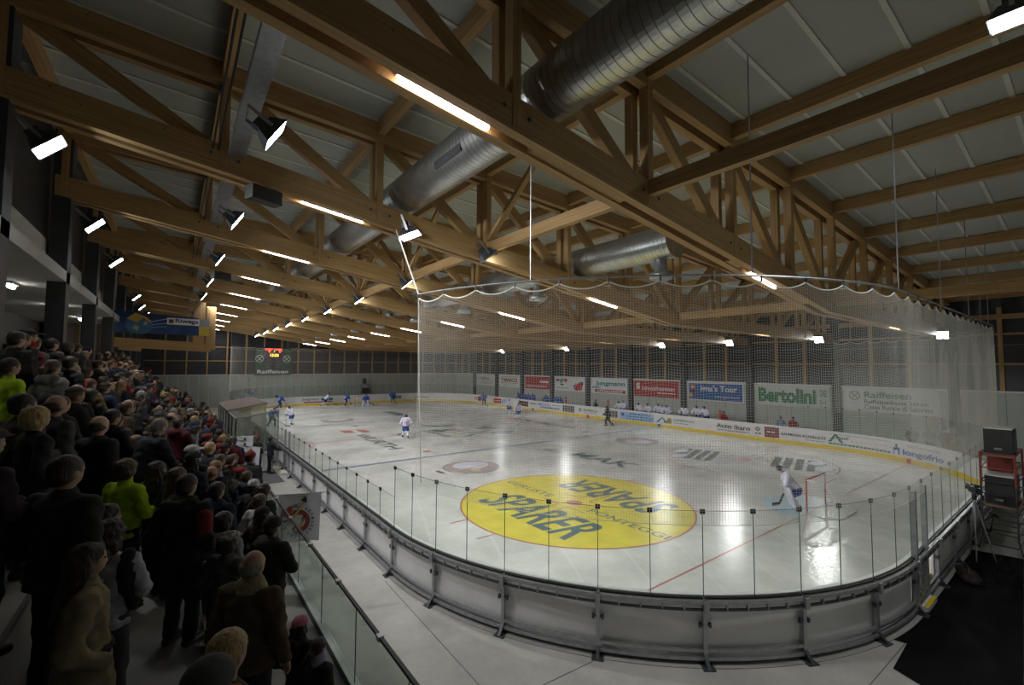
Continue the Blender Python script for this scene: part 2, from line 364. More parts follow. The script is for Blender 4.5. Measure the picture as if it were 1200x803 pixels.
# lettering of the yellow circle, read from the stand side
D, U_ = (0,-1,0), (1,0,0)
text('SPARER', (-10.0, 8.55, 0), D, U_, 5.1, 1.95, ICE_T, ice, bold=0.02, lift=0.008, slant=0.18)
text('GER\u00dcSTE', (-7.35, 10.1, 0), D, U_, 2.95, 0.48, ICE_T, ice, bold=0.005, lift=0.008)
text('PONTEGGI', (-7.40, 4.98, 0), D, U_, 3.35, 0.42, ICE_T, ice, bold=0.005, lift=0.008)
text('SPARER', (-4.0, 3.15, 0), (0,1,0), (-1,0,0), 5.1, 1.9, ICE_T, ice, bold=0.02, lift=0.008, slant=0.18)
text('W\u00dcRTH', (-8.7, 28.1, 0), D, U_, 7.3, 1.25, ICE_K, ice, bold=0.015, lift=0.006)
text('W\u00dcRTH', (8.6, 20.8, 0), (0,1,0), (-1,0,0), 7.3, 1.25, ICE_K, ice, bold=0.015, lift=0.006)
for sx in (-1, 1):
    I.poly([(sx*8.9,30.9),(sx*8.9,29.2),(sx*8.1,29.4),(sx*8.1,30.7)], ICE_R, ice, 'red_logo_mark', 0.006)
    I.poly([(sx*7.7,30.6),(sx*7.7,28.7),(sx*7.0,28.9),(sx*7.0,30.4)], ICE_R, ice, 'red_logo_mark', 0.006)
# club crests (round, lilac centre with gold stick) at (-7,13.6) and mirrored
def crest(cx, cy, flip):
    P = Plane((cx,cy,0), (0,-flip,0), (flip,0,0))
    P.disc(0, 0, 1.5, 1.5, ICE_K, ice, 'crest_rim', 0.004, 40); P.disc(0, 0, 1.44, 1.44, ICE_M, ice, 'crest_ring', 0.006, 40)
    P.disc(-0.3, 0.15, 0.85, 1.0, ICE_L, ice, 'crest_field', 0.008, 30)
    P.poly([(0.2,-1.0),(0.42,-1.0),(0.1,1.0),(-0.1,1.0)], ICE_G, ice, 'crest_stick', 0.010)
    P.poly([(0.3,0.0),(1.0,0.2),(1.9,-0.1),(1.0,-0.5),(0.3,-0.4)], ICE_M, ice, 'crest_wing', 0.010)
    P.disc(0.75, -0.2, 0.35, 0.25, ICE_G, ice, 'crest_eye', 0.012, 20)
for cx in (-7, 7):
    for cy in (13.7, 38.3): crest(cx, cy, 1 if cx < 0 else -1)
iline(-8.9, 14.0, -8.9, 13.2, 0.22, ICE_K, 'print')
# centre logo: teal outlined box with wings and dashes
C = Plane((0,26,0), (0,-1,0), (1,0,0))
for q in ((-3.4,-2.6,-1.0,2.9),(1.0,2.7,3.4,-1.9),(-1.4,-3.0,2.9,-3.0)): C.line(*q, 0.22, ICE_T, ice, 'logo_stroke', 0.006)
C.poly([(-1.3,-2.7),(0.6,-2.7),(-0.6,-0.4)], ICE_T, ice, 'logo_triangle', 0.006); C.poly([(1.0,2.5),(-0.6,2.5),(0.6,0.6)], ICE_T, ice, 'logo_triangle', 0.006)
for i in range(7): C.line(-2.2+i*0.75, -3.4, -1.8+i*0.75, -3.1, 0.2, ICE_T, ice, 'logo_dash', 0.006); C.line(-2.4+i*0.75, 3.2, -2.0+i*0.75, 3.5, 0.2, ICE_T, ice, 'logo_dash', 0.006)
C.poly([(0.2,-2.2),(2.2,-2.2),(1.4,-1.2),(0.4,-1.2)], ICE_G, ice, 'logo_fill', 0.005)
C.poly([(-3.9,-1.8),(-3.2,-2.2),(-2.4,0.4),(-3.0,0.8)], ICE_T, ice, 'logo_wing', 0.005); C.poly([(2.6,1.0),(3.4,0.4),(4.0,2.2),(3.2,2.6)], ICE_T, ice, 'logo_wing', 0.005)
# teal angular lettering strokes in front of the near slot
text('MAK', (-0.55, 13.2, 0), (0,-1,0), (1,0,0), 4.5, 1.35, ICE_T, ice, bold=0.02, lift=0.006, slant=0.1)
I.poly([(-0.7,15.2),(-0.5,15.2),(-0.35,13.5),(-0.55,13.5)], ICE_T, ice, 'logo_stroke', 0.006); I.poly([(-0.5,15.2),(0.75,13.6),(0.5,13.5),(-0.55,14.9)], ICE_T, ice, 'logo_stroke', 0.006)
text('MAK', (0.55, 38.8, 0), (0,1,0), (-1,0,0), 4.5, 1.35, ICE_T, ice, bold=0.02, lift=0.006, slant=0.1)
def ice_bars(ox, oy, r, u, wd, rows, rh, seed):
    q = random.Random(seed)
    for k in range(rows):
        x = 0.0
        while x < wd:
            ln = q.uniform(0.25, 0.6); P = Plane((ox,oy,0), r, u); P.rect(x, k*rh*1.55, min(wd, x+ln), k*rh*1.55+rh, ICE_K, ice, 'print_block', 0.006); x += ln+0.09
# right circle: pairs of pale ovals and blocks of dark lettering
for sy in (1,-1):
    P = Plane((7,6,0), (0,-sy,0), (sy,0,0))
    for x, y in ((-1.15,-3.55),(0.25*0+0.5,-3.35)): pass
for cx, cy in ((6.2,9.65),(4.85,8.9),(9.2,3.1),(7.85,2.3)):
    I.disc(cx, cy, 0.75, 0.42, ICE_T, ice, 'oval_rim', 0.006, 28); I.disc(cx, cy, 0.69, 0.37, ICE_L, ice, 'oval_fill', 0.008, 28)
ice_bars(4.9, 7.0, (0.95,0.3,0), (-0.3,0.95,0), 3.3, 4, 0.36, 1)
ice_bars(9.3, 5.3, (-0.95,-0.3,0), (0.3,-0.95,0), 3.3, 4, 0.36, 2)
# goal creases
for gy, sg in ((0,1),(52,-1)):
    pts = [(-1.8,gy)]+[(1.8*math.cos(a), gy+sg*1.8*math.sin(a)) for a in np.linspace(math.pi,0,20)]+[(1.8,gy)]
    I.poly(pts if sg < 0 else pts[::-1], ICE_C, ice, 'goal_crease', 0.004)

# ------------------------------------------------------------------ far wall, right wall, left gallery, near wall
YF, XR, XL = 60.0, 19.0, -22.4
wf = B('wall_far', JOINTW, None, (-26.0, 19.3, YF+0.05, YF+0.25, 0, 4.0)); tag(wf, kind='structure')
B('wall_panel_band', WINM, wf, (-26.0, 19.3, YF+0.06, YF+0.2, 4.0, 12.6))
jt = mat('panel_joint', (0.30,0.32,0.30), 0.7)
for k in range(44):
    x = -25.6+1.035*k; B('wall_panel', WALLW, wf, (x+0.03, x+1.005, YF, YF+0.06, 0.02, 3.96))
B('ledge', WHITE, wf, (-26, 19.3, YF-0.06, YF+0.06, 3.96, 4.06))
for k in range(22):
    x = -24.86+2.07*k; b = MB(); b.bar((x,YF-0.02,4.06),(x,YF-0.02,12.3),0.16,0.2,(0,1,0)); b.build('mullion', WOOD, wf)
for z in (5.75, 7.5):
    b = MB(); b.bar((-25.5,YF+0.0,z),(19,YF+0.0,z),0.12,0.13); b.build('rail', WOOD, wf)
wr = B('wall_right', JOINTW, None, (XR+0.05, XR+0.25, -12.0, YF, 0, 4.0)); tag(wr, kind='structure')
B('wall_panel_band', WINM, wr, (XR+0.08, XR+0.2, -12.0, YF, 4.0, 9.9))
TY = [-0.85+6.16*k for k in range(-1, 11)]      # truss centre lines
PY = [y-0.3 for y in TY]
for y in PY:
    B('pier', COLM, wr, (XR-0.30, XR+0.1, y-0.25, y+0.25, 0, 9.2))
    for dy in (2.05, 4.1):
        b = MB(); b.bar((XR+0.02,y+dy,4.0),(XR+0.02,y+dy,9.0),0.2,0.16,(1,0,0)); b.build('mullion', WOOD, wr)
    for k in range(6):
        y0 = y+0.38+k*0.9; B('wall_panel', WALLW, wr, (XR-0.01, XR+0.05, y0+0.02, y0+0.88, 0.02, 3.96))
B('ledge', WHITE, wr, (XR-0.08, XR+0.06, -12, YF, 3.97, 4.07))
for z, h in ((5.65,0.12),(7.42,0.12),(8.45,0.3)):
    b = MB(); b.bar((XR+0.0,-12,z),(XR+0.0,YF,z),0.14,h); b.build('rail', WOOD, wr)
# reflection of a festoon light strip on the dark panels, modelled as a thin tube
b = MB(); b.tube([(XR-0.05, y, 6.75+0.05*math.sin(y)) for y in np.linspace(-11, 58, 60)], 0.012, 5); b.build('reflection_line', STEEL, wr)
wn = B('wall_near', WALLW, None, (-26.0, 19.3, -11.3, -11.1, -0.02, 12.7)); tag(wn, kind='structure')

# left: gallery slab on columns over the top of the standing terrace
wl = B('wall_left', COLM, None, (-28.0, -27.8, -11.1, YF, 0, 12.7)); tag(wl, kind='structure')
B('gallery_slab', SLABW, wl, (-27.8, XL, -11.1, 29.5, 7.75, 8.06))
B('gallery_parapet', SLABW, wl, (-23.0, -22.86, -11.1, 29.5, 8.06, 8.95))
B('gallery_glazing', WINM, wl, (-22.98, -22.9, -11.1, 29.5, 8.95, 12.3))
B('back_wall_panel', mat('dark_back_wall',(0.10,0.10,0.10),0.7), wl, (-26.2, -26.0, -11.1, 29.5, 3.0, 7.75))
for y in TY:
    if y < 31: B('column', COLM, wl, (XL-0.4, XL, y-0.28, y+0.28, -0.02 if y > 29 else 3.6, 12.2))
    else: B('column', COLM, wl, (XL-0.4, XL, y-0.28, y+0.28, 0, 12.2))
B('side_wall_panel', WALLW, wl, (-25.2, -25.0, 29.5, YF, 0, 4.0)); B('side_wall_band', WINM, wl, (-25.2, -25.0, 29.5, YF, 4.0, 12.4))
for k in range(8):
    y0 = 30+3.7*k; b = MB(); b.bar((-24.95,y0,4),(-24.95,y0,12.2),0.14,0.2,(1,0,0)); b.build('mullion', WOOD, wl)
bl = emis('bulkhead_lens', (1.0,0.95,0.85), 26.0)
for i, y in enumerate((2.0, 12.3, 18.5, 24.5)):
    t = empty('ceiling_light', (-23.7,y,7.75), 0, 'small oval bulkhead light under the gallery slab, '+ORD(i)+(' of its row' if i else ''), 'light', 'bulkhead lights under the gallery')
    b = MB(); b.box(-0.09,0.09,-0.35,0.35,-0.07,0.0); b.build('base', WHITE, t); b = MB(); b.tube([(0,-0.32,-0.09),(0,-0.2,-0.12),(0,0.2,-0.12),(0,0.32,-0.09)], [0.03,0.06,0.06,0.03], 8); b.build('diffuser', bl, t)

# standing terrace
ter = empty('terrace', (0,0,0), 0, 'stepped concrete standing terrace under the crowd', 'terrace', kind='structure')
XRAIL = -18.0
TZ0, TR = 1.6, 0.42
EDG = [XRAIL, -18.95, -19.45, -20.35, -20.8, -21.25, -21.7, -26.0]     # front edges of the steps
TEY = 29.5
def step_z(i): return TZ0+TR*i
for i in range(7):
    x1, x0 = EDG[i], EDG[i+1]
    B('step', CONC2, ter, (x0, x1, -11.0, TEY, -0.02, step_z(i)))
for i in range(1, 7):
    x1 = EDG[i]; B('step_edge', mat('step_edge_dark',(0.12,0.12,0.115),0.8), ter, (x1-0.03, x1+0.004, -11.0, TEY, step_z(i)-0.05, step_z(i)+0.004))

# ------------------------------------------------------------------ ceiling: roof panels, battens, purlins
def ztop(x): return float(np.interp(x, (-26, -22.6, -4.4, 19.4), (12.72, 12.55, 11.62, 9.85)))
def zbot(x): return float(np.interp(x, (-22.4, -1.5, 19.4), (10.27, 7.33, 7.22)))
NX = [-19.08+3.62*k for k in range(11)]
ce = empty('ceiling', (0,0,0)); tag(ce, kind='structure')
XS = (-28.0, -4.4, 19.4)
pw = 1.08; npn = int((YF+11.2)/pw)
def strip(wd, dz0, dz1):
    b = MB()
    for x0, x1 in ((XS[0],XS[1]),(XS[1],XS[2])):
        c = [(x, y, ztop(x)+d) for d in (dz0,dz1) for y in (-wd/2,wd/2) for x in (x0,x1)]; b._hexa(c)
    return b
pm = strip(pw, 0.02, 0.14).mesh('roof_panel'); pm.materials.append(ROOFP); bm_ = strip(0.09, -0.012, 0.02).mesh('batten'); bm_.materials.append(BATTEN)
for k in range(npn+1):
    y = -11.2+pw*k
    link('roof_panel', pm, ce, Matrix.Translation((0,y+pw/2,0))); link('batten', bm_, ce, Matrix.Translation((0,y,0)))
for x in [-22.5]+NX+[18.6]:
    b = MB(); b.bar((0,-3.08+0.12,0),(0,3.08-0.12,0),0.2,0.40); me = b.mesh('purlin'); me.materials.append(WOOD)
    for i in range(len(TY)-1):
        link('purlin', me, ce, Matrix.Translation((x,(TY[i]+TY[i+1])/2,ztop(x)-0.2)))
b = MB(); b.bar((0,-2.9,0),(0,2.9,0),0.18,0.32); me = b.mesh('strut'); me.materials.append(WOOD)
for x in (-11.84, -0.98):
    for i in range(len(TY)-1): link('strut', me, ce, Matrix.Translation((x,(TY[i]+TY[i+1])/2,zbot(x)+0.42)))
for i in range(1, len(TY)-1):
    x = -11.84; y0 = TY[i]+0.35; y1 = TY[i+1]-0.35; ym = (y0+y1)/2
    for ya in (y0, y1):
        b = MB(); b.bar((x,ya,zbot(x)+0.7),(x,ym,ztop(x)-0.5),0.14,0.16,(1,0,0)); b.build('brace', WOOD, ce)

# ------------------------------------------------------------------ trusses
def offs(pts, fn): return pts
def chord_mb(xs, zf, h, yoff, wd):
    b = MB()
    for x0, x1 in zip(xs[:-1], xs[1:]):
        c = [(x, y, zf(x)+d) for d in (0,h) for y in (yoff-wd/2,yoff+wd/2) for x in (x0,x1)]; b._hexa(c)
    return b
tmesh = []
for sgn in (-1, 1):
    tmesh.append(('bottom_chord', chord_mb((-22.75,-1.5,19.0), zbot, 0.6, 0.2*sgn, 0.2).mesh('bottom_chord')))
    tmesh.append(('top_chord', chord_mb((-22.75,-4.4,19.0), lambda x: ztop(x)-0.56, 0.56, 0.2*sgn, 0.2).mesh('top_chord')))
pmid = []
for x in [-22.55]+NX:
    for sgn in (-1,1):
        b = MB(); b.bar((x,0.2*sgn,zbot(x)+0.05),(x,0.2*sgn,ztop(x)-0.1),0.22,0.17,(1,0,0)); tmesh.append(('post', b.mesh('post')))
for i, x in enumerate([-22.55]+NX[:-1]):
    x2 = NX[i]
    if x < -2: a, c = (x+0.15,0,ztop(x)-0.45), (x2-0.12,0,zbot(x2)+0.45)
    else: a, c = (x+0.12,0,zbot(x)+0.45), (x2-0.15,0,ztop(x2)-0.45)
    b = MB(); b.bar(a, c, 0.2, 0.3); tmesh.append(('diagonal', b.mesh('diagonal')))
for x0, x1 in ((-14.9,-12.4),(-8.0,-7.4),(-4.9,-2.9),(2,5),(10.2,14)):
    b = MB(); c = [(x, y, zbot(x)+d) for d in (0.015,0.12) for y in (-0.1,0.1) for x in (x0,x1)]; b._hexa(c)
    tmesh.append(('filler_block', b.mesh('filler_block')))
bolt = MB(); bolt.lathe((0,-0.3,0.3), [(0.035,-0.02),(0.035,0.0)], 8, 'y'); bolt_me = bolt.mesh('bolt'); bolt_me.materials.append(DSTEEL)
for n, m in tmesh: m.materials.append(WOOD)
tubeb = MB(); tubeb.tube([(-0.78,0,0.0),(0.78,0,-0.22)], 0.045, 8); tube_me = tubeb.mesh('tube', True); tube_me.materials.append(TUBE)
trb = MB(); trb.bar((-0.8,0,0.07),(0.8,0,-0.155),0.13,0.04); tray_me = trb.mesh('tray'); tray_me.materials.append(WHITE)
tubef = MB(); tubef.tube([(-0.78,0,0),(0.78,0,0)], 0.045, 8); tubef_me = tubef.mesh('tube', True); tubef_me.materials.append(TUBE)
trf = MB(); trf.bar((-0.8,0,0.07),(0.8,0,0.07),0.13,0.04); trayf_me = trf.mesh('tray'); trayf_me.materials.append(WHITE)
for k, y in enumerate(TY):
    nm = 'glulam timber roof truss '+(['behind the camera','nearest the camera','second from the camera','third from the camera','fourth from the camera','fifth from the camera','sixth from the camera','seventh from the camera','eighth from the camera','ninth from the camera','tenth from the camera','against the far wall'][k])
    if k == 0: continue
    t = empty('roof_truss', (0,y,0), 0, nm, 'truss', 'roof trusses')
    for n, m in tmesh: link(n, m, t)
    if k < 5:
        for x in NX[:7]:
            for dx in (-0.25, 0.28): link('bolt', bolt_me, t, Matrix.Translation((x+dx,0,zbot(x+dx))))
    for j, x in enumerate((-16.6, -6.0, 8.3)):
        lt = empty('fluorescent_light', (x,y,zbot(x)+0.10), 0, 'fluorescent tube '+['on the stand side','over mid ice','on the bench side'][j]+' in the truss '+ORD(k-1)+('' if k == 1 else ' from the camera'), 'light', 'fluorescent tubes in the trusses')
        link('tube', tube_me if j < 2 else tubef_me, lt); link('tray', tray_me if j < 2 else trayf_me, lt)

# ------------------------------------------------------------------ ducts, cable tray
def duct(x, z, r, y0, y1, label):
    t = empty('ventilation_duct', (x,y0,z), 0, label, 'duct', 'spiral ventilation ducts')
    prof = []; y = 0.0; L = y1-y0
    while y < L:
        prof += [(r,y),(r,y+0.137),(r-0.012,y+0.14),(r-0.012,y+0.149)]; y += 0.15
    prof.append((r, L)); b = MB(); b.lathe((0,0,0), prof, 44, 'y'); b.build('spiral_pipe', DUCTM, t, False)
    return t
d1 = duct(-14.55, 10.38, 0.52, -10.9, 57.0, 'long round spiral duct above the stand-side tubes')
B('vent_grille', DSTEEL, d1, (-0.50,-0.42,12.3,13.5,-0.10-0.2,0.10-0.15))
d2 = duct(-7.35, 9.38, 0.54, 1.15, 57.0, 'round spiral duct with capped end over the ice')
b = MB(); b.lathe((0,0,0), [(0.01,-0.02),(0.50,-0.02),(0.56,0.0),(0.575,0.04),(0.575,0.5),(0.545,0.52)], 28, 'y'); b.build('end_cap', DUCTM, d2, True)
for i in range(9):
    yy = 0.55+6.16*i; b = MB(); b.lathe((0,yy,-1.15), [(0.22,0.75),(0.20,0.6),(0.20,0.22),(0.34,0.2),(0.36,0.0),(0.01,0.0)], 20); b.build('outlet', STEEL, d2, True)
ct = empty('cable_tray', (-18.85,-10,10.15), 0, 'flat galvanised cable tray running along the stand-side trusses', 'cable tray')
B('tray', STEEL, ct, (-0.16,0.16,0,68,0,0.03)); B('tray_side', STEEL, ct, (-0.17,-0.15,0,68,0.03,0.09)); B('tray_side', STEEL, ct, (0.15,0.17,0,68,0.03,0.09))
for dx in (-0.35, -0.45):
    b = MB(); b.tube([(dx,y,0.12+0.03*math.sin(y*2)) for y in np.linspace(0,68,60)], 0.02, 5); b.build('cable', BLACK, ct)

# ------------------------------------------------------------------ floodlights
def flood_proto():
    t = {}
    b = MB()
    # bowl: sloped reflector housing, local -Z is the beam, hinge at the origin
    a = [(-0.14,-0.16,-0.02),(0.14,-0.16,-0.02),(0.14,0.16,-0.02),(-0.14,0.16,-0.02)]; c = [(-0.26,-0.28,-0.26),(0.26,-0.28,-0.26),(0.26,0.28,-0.26),(-0.26,0.28,-0.26)]
    b.quad(*a)
    for i in range(4): b.quad(a[i], c[i], c[(i+1) % 4], a[(i+1) % 4])
    b.box(-0.1,0.1,-0.12,0.12,-0.02,0.12)
    t['housing'] = b.mesh('housing'); t['housing'].materials.append(DSTEEL)
    b = MB(); b.quad((-0.24,-0.26,-0.25),(-0.24,0.26,-0.25),(0.24,0.26,-0.25),(0.24,-0.26,-0.25)); t['lens'] = b.mesh('lens'); t['lens'].materials.append(LENS)
    b = MB(); b.box(-0.28,-0.265,-0.03,0.03,-0.16,0.3); b.box(0.265,0.28,-0.03,0.03,-0.16,0.3); b.box(-0.28,0.28,-0.03,0.03,0.285,0.3); t['bracket'] = b.mesh('bracket'); t['bracket'].materials.append(STEEL)
    return t
FP = flood_proto()
spot = bpy.data.lights.new('flood_beam', 'SPOT'); spot.energy = FLOOD_W*10; spot.spot_size = math.radians(112); spot.spot_blend = 0.8; spot.shadow_soft_size = 0.2; spot.color = (1.0, 0.99, 0.97)
def flood(loc, aim, label, group, e=1.0):
    t = empty('floodlight', loc, 0, label, 'floodlight', group)
    d = (Vector(aim)-Vector(loc)).normalized(); q = d.to_track_quat('-Z', 'Y'); t.rotation_euler = q.to_euler()
    for n in ('housing','lens','bracket'): link(n, FP[n], t)
    l = bpy.data.objects.new('flood_beam', spot); COL.objects.link(l); l.parent = t; l.location = (0,0,-0.29)
    return t
for i in range(10):
    y = TY[1]+6.16*i+3.0
    flood((-18.7, y, 9.72), (-3.0, y-0.8, 0), 'black floodlight hung from the cable tray, '+ORD(i)+(' in its row' if i else ''), 'floodlights on the cable tray')
    if i < 9:
        y = TY[2]+6.16*i
        flood((-12.2, y-0.55, 9.0), (-5.0, y-3.0, 0), 'floodlight fixed below the truss over the middle row, '+ORD(i)+(' in its row' if i else ''), 'floodlights on the trusses')
for i, k in enumerate((1,2,3,4,6,8)):
    flood((15.4, TY[k]-0.45, 7.45), (7.5, TY[k]-1.5, 0), 'floodlight on the bench side of the roof, '+ORD(i)+(' in its row' if i else ''), 'floodlights on the bench side')
flood((-14.75, TY[2]-0.55, 9.25), (-12.0, 2.6, 0), 'floodlight beside the long duct on the second truss', 'floodlights on the trusses')
flood((-9.30, -6.18, 11.25), (-9.3, -6.0, 0), 'floodlight at the very top right corner of the view', 'floodlights on the trusses')
for i, k in enumerate((2,3,4,6,7,8)):
    flood((-22.05, TY[k]-0.1, 9.72), (-12.0, TY[k]-0.5, 0), 'slim floodlight on the gallery column, '+ORD(i)+(' in its row' if i else ''), 'floodlights on the gallery columns')

# ================================================================== RINK BOARDS
BT = 1.15                                      # top of the boards
boards = empty('rink_boards', (0,0,0), 0, 'white hockey rink boards on a galvanised frame around the ice', 'rink boards')
CURB = concrete_mat('curb_concrete', (0.30,0.29,0.275), (0.42,0.41,0.39))
SEG = [SL1*i/21 for i in range(21)]
SEG += [SL1+SLA*i/7 for i in range(7)]
SEG += [SL1+SLA+SL2*i/6 for i in range(6)]
SEG += [SL1+SLA+SL2+SLA*i/7 for i in range(7)]
SEG += [SL1+2*SLA+SL2+SL1*i/21 for i in range(21)]
SEG += [2*SL1+2*SLA+SL2+SLA*i/7 for i in range(7)]
SEG += [2*SL1+3*SLA+SL2+SL2*i/6 for i in range(6)]
SEG += [2*SL1+3*SLA+2*SL2+SLA*i/7 for i in range(7)]
NSEG = len(SEG); SEG.append(STOT)
DOOR = 28                                       # segment right after the near-left corner: players' door with steel posts
def sweep(s0, s1, o0, o1, z0, z1, n):
    b = MB(); S = np.linspace(s0, s1, n+1)
    R = []
    for s in S:
        a = rink_pt(s, o0); c = rink_pt(s, o1); R.append([(a[0],a[1],z0),(c[0],c[1],z0),(c[0],c[1],z1),(a[0],a[1],z1)])
    for i in range(n):
        p, q = R[i], R[i+1]
        for j in range(4):
            k = (j+1) % 4; b.quad(p[j], p[k], q[k], q[j])
    b.quad(*R[0][::-1]); b.quad(*R[-1]); return b
def frame_at(s):
    x, y, nx, ny = rink_pt(s, 0.0); return Matrix(((-ny, nx, 0, x),(nx, ny, 0, y),(0,0,1,0),(0,0,0,1)))   # local x along, y outwards
# shared post with foot plate, clamp
b = MB(); b.box(-0.035,0.035,0.09,0.16,0.02,1.12); post_me = b.mesh('post'); post_me.materials.append(STEEL)
b = MB(); b.box(-0.11,0.11,0.05,0.34,-0.02,0.0); b.poly([(-0.03,0.16,0.0),(-0.03,0.32,0.0),(-0.03,0.16,0.16)]); b.poly([(0.03,0.16,0.16),(0.03,0.32,0.0),(0.03,0.16,0.0)]); b.quad((-0.03,0.32,0.0),(0.03,0.32,0.0),(0.03,0.16,0.16),(-0.03,0.16,0.16)); foot_me = b.mesh('foot_plate'); foot_me.materials.append(DSTEEL)
b = MB(); b.box(-0.10,0.10,0.10,0.13,0.66,0.70); b.box(-0.11,-0.07,0.10,0.16,0.64,0.72); b.box(0.07,0.11,0.10,0.16,0.64,0.72); clamp_me = b.mesh('clamp'); clamp_me.materials.append(DSTEEL)
b = MB(); b.box(-0.045,0.045,0.10,0.24,0.92,1.13); cap_me = b.mesh('rail_joint'); cap_me.materials.append(STEEL)
b = MB(); b.box(-0.012,0.012,0.14,0.20,0.97,1.10); brk_me = b.mesh('bracket'); brk_me.materials.append(STEEL)
def near(s):  # outer face seen from the camera
    x, y, nx, ny = rink_pt(s); return (x < -14.0 and y < 36) or y < 6 and x < 12
for i in range(NSEG):
    s0, s1 = SEG[i], SEG[i+1]; sm = (s0+s1)/2; arc = abs(rink_pt(s0)[2]-rink_pt(s1)[2]) > 0.01; n = 8 if arc else 1
    if i != DOOR:
        sweep(s0+0.004, s1-0.004, 0.0, 0.05, 0.06, BT-0.02, n).build('board_panel', WHITE, boards)
    else:
        sweep(s0+0.05, s1-0.75, 0.0, 0.05, 0.06, BT-0.02, 1).build('gate_panel', WHITE, boards)
    sweep(s0, s1, -0.012, 0.0, 0.0, 0.22, n).build('kick_plate', YELLOW, boards)
    sweep(s0, s1, -0.02, 0.06, BT-0.02, BT+0.03, n).build('cap_rail', WHITE, boards)
    if near(sm):
        sweep(s0+0.03, s1-0.03, 0.062, 0.12, BT-0.02, BT+0.012, n).build('slot_shadow', BLACK, boards)  # black strip stands in for the shadow gap where the glass sits
        sweep(s0, s1, 0.14, 0.20, 1.07, 1.13, n).build('top_rail', STEEL, boards)
        sweep(s0, s1, 0.145, 0.19, 0.95, 0.985, n).build('top_rail', DSTEEL, boards)
        sweep(s0, s1, 0.06, 0.14, 0.88, 1.12, n).build('backing', DSTEEL, boards) if False else None
        sweep(s0, s1, 0.10, 0.15, 0.20, 0.25, n).build('lower_rail', STEEL, boards)
        sweep(s0, s1, 0.13, 0.18, 0.07, 0.12, n).build('lower_rail', STEEL, boards)
        sweep(s0, s1, 0.03, 0.10, -0.02, 0.06, n).build('ground_beam', DSTEEL, boards)
        for k in range(1, 5):
            link('bracket', brk_me, boards, frame_at(s0+(s1-s0)*k/5))
        M = frame_at(s0)
        link('post', post_me, boards, M); link('foot_plate', foot_me, boards, M); link('clamp', clamp_me, boards, M); link('rail_joint', cap_me, boards, M)
    # low concrete curb the boards stand on
    if near(sm): sweep(s0, s1, 0.0, 0.26, -0.12, -0.004, n).build('curb', CURB, boards)
# gate of the near end: two tall steel posts, yellow sill
sd = SEG[DOOR]
for ds in (0.12, 1.05):
    M = frame_at(sd+ds); b = MB(); b.box(-0.05,0.05,0.07,0.17,0.0,2.62); link('gate_post', b.mesh('gate_post'), boards, M).data.materials.append(STEEL)
b = MB(); b.box(0.2,1.0,0.02,0.30,0.0,0.10); link('gate_sill', b.mesh('gate_sill'), boards, frame_at(sd)).data.materials.append(WHITE)
b = MB(); b.box(0.25,0.95,0.22,0.305,0.102,0.11); link('gate_sill_stripe', b.mesh('gate_sill_stripe'), boards, frame_at(sd)).data.materials.append(YELLOW)
for zz in (0.45, 0.75):
    b = MB(); b.box(0.14,0.40,0.17,0.22,zz,zz+0.05); link('gate_latch', b.mesh('gate_latch'), boards, frame_at(sd)).data.materials.append(STEEL)
# gate on the stand side near the two men
gl = [k for k in range(21) if abs(rink_pt(SEG[k])[1]-18.9) < 1.1][0]
b = MB(); b.box(0.1,0.95,0.06,0.45,-0.01,0.08); link('gate_sill', b.mesh('gate_sill'), boards, frame_at(SEG[gl]+0.3)).data.materials.append(WHITE)
b = MB(); b.box(0.1,0.45,0.34,0.455,0.082,0.09); link('gate_sill_stripe', b.mesh('gate_sill_stripe'), boards, frame_at(SEG[gl]+0.3)).data.materials.append(YELLOW)
for ds in (0.1, 1.1):
    b = MB(); b.box(-0.04,0.04,0.07,0.15,0.0,2.05); link('gate_post', b.mesh('gate_post'), boards, frame_at(SEG[gl]+ds)).data.materials.append(STEEL)
# coloured line markers on the bench-side kick plate
for y, m in ((17.35,BLUE),(26.0,RED),(35.0,BLUE),(0.0,RED)):
    x = RW-0.016
    if y == 0: x = 6.5+math.sqrt(8.5**2-4.5**2)-0.03
    B('line_marker', m, boards, (x-0.01, x, y-0.15, y+0.15, 0.0, 0.24))

# glass shields: two panes for each board segment
EDGE = mat('glass_edge_green', (0.05,0.10,0.075), 0.3)
def glass_run(i0, i1, top, skip=()):
    for i in range(i0, i1):
        if i in skip: continue
        s0, s1 = SEG[i], SEG[i+1]
        for h in range(2):
            a = s0+(s1-s0)*h/2; c = s0+(s1-s0)*(h+1)/2
            p = rink_pt(a, 0.085); q = rink_pt(c, 0.085); L = math.hypot(q[0]-p[0], q[1]-p[1]); ang = math.atan2(q[1]-p[1], q[0]-p[0])
            b = MB(); b.quad((0.006,0,BT-0.02),(L-0.006,0,BT-0.02),(L-0.006,0,top),(0.006,0,top))
            M = Matrix.Translation((p[0],p[1],0)) @ Matrix.Rotation(ang, 4, 'Z')
            pane = link('glass_pane', b.mesh('glass_pane'), boards, M); pane.data.materials.append(GLASS)
            b = MB(); b.box(-0.006,0.006,-0.006,0.006,BT,top); link('pane_edge', b.mesh('pane_edge'), pane).data.materials.append(EDGE)
            b = MB(); b.box(0.0,L,-0.004,0.004,top-0.008,top); link('pane_edge', b.mesh('pane_edge'), pane).data.materials.append(EDGE)
            b = MB(); b.box(-0.045,0.045,-0.02,0.02,top-0.055,top+0.03); link('clip', b.mesh('clip'), pane).data.materials.append(BLACK)
glass_run(0, 5, 1.95); glass_run(10, 21, 1.95)
glass_run(21, 42, 2.72, skip=())
glass_run(63, NSEG, 2.5)

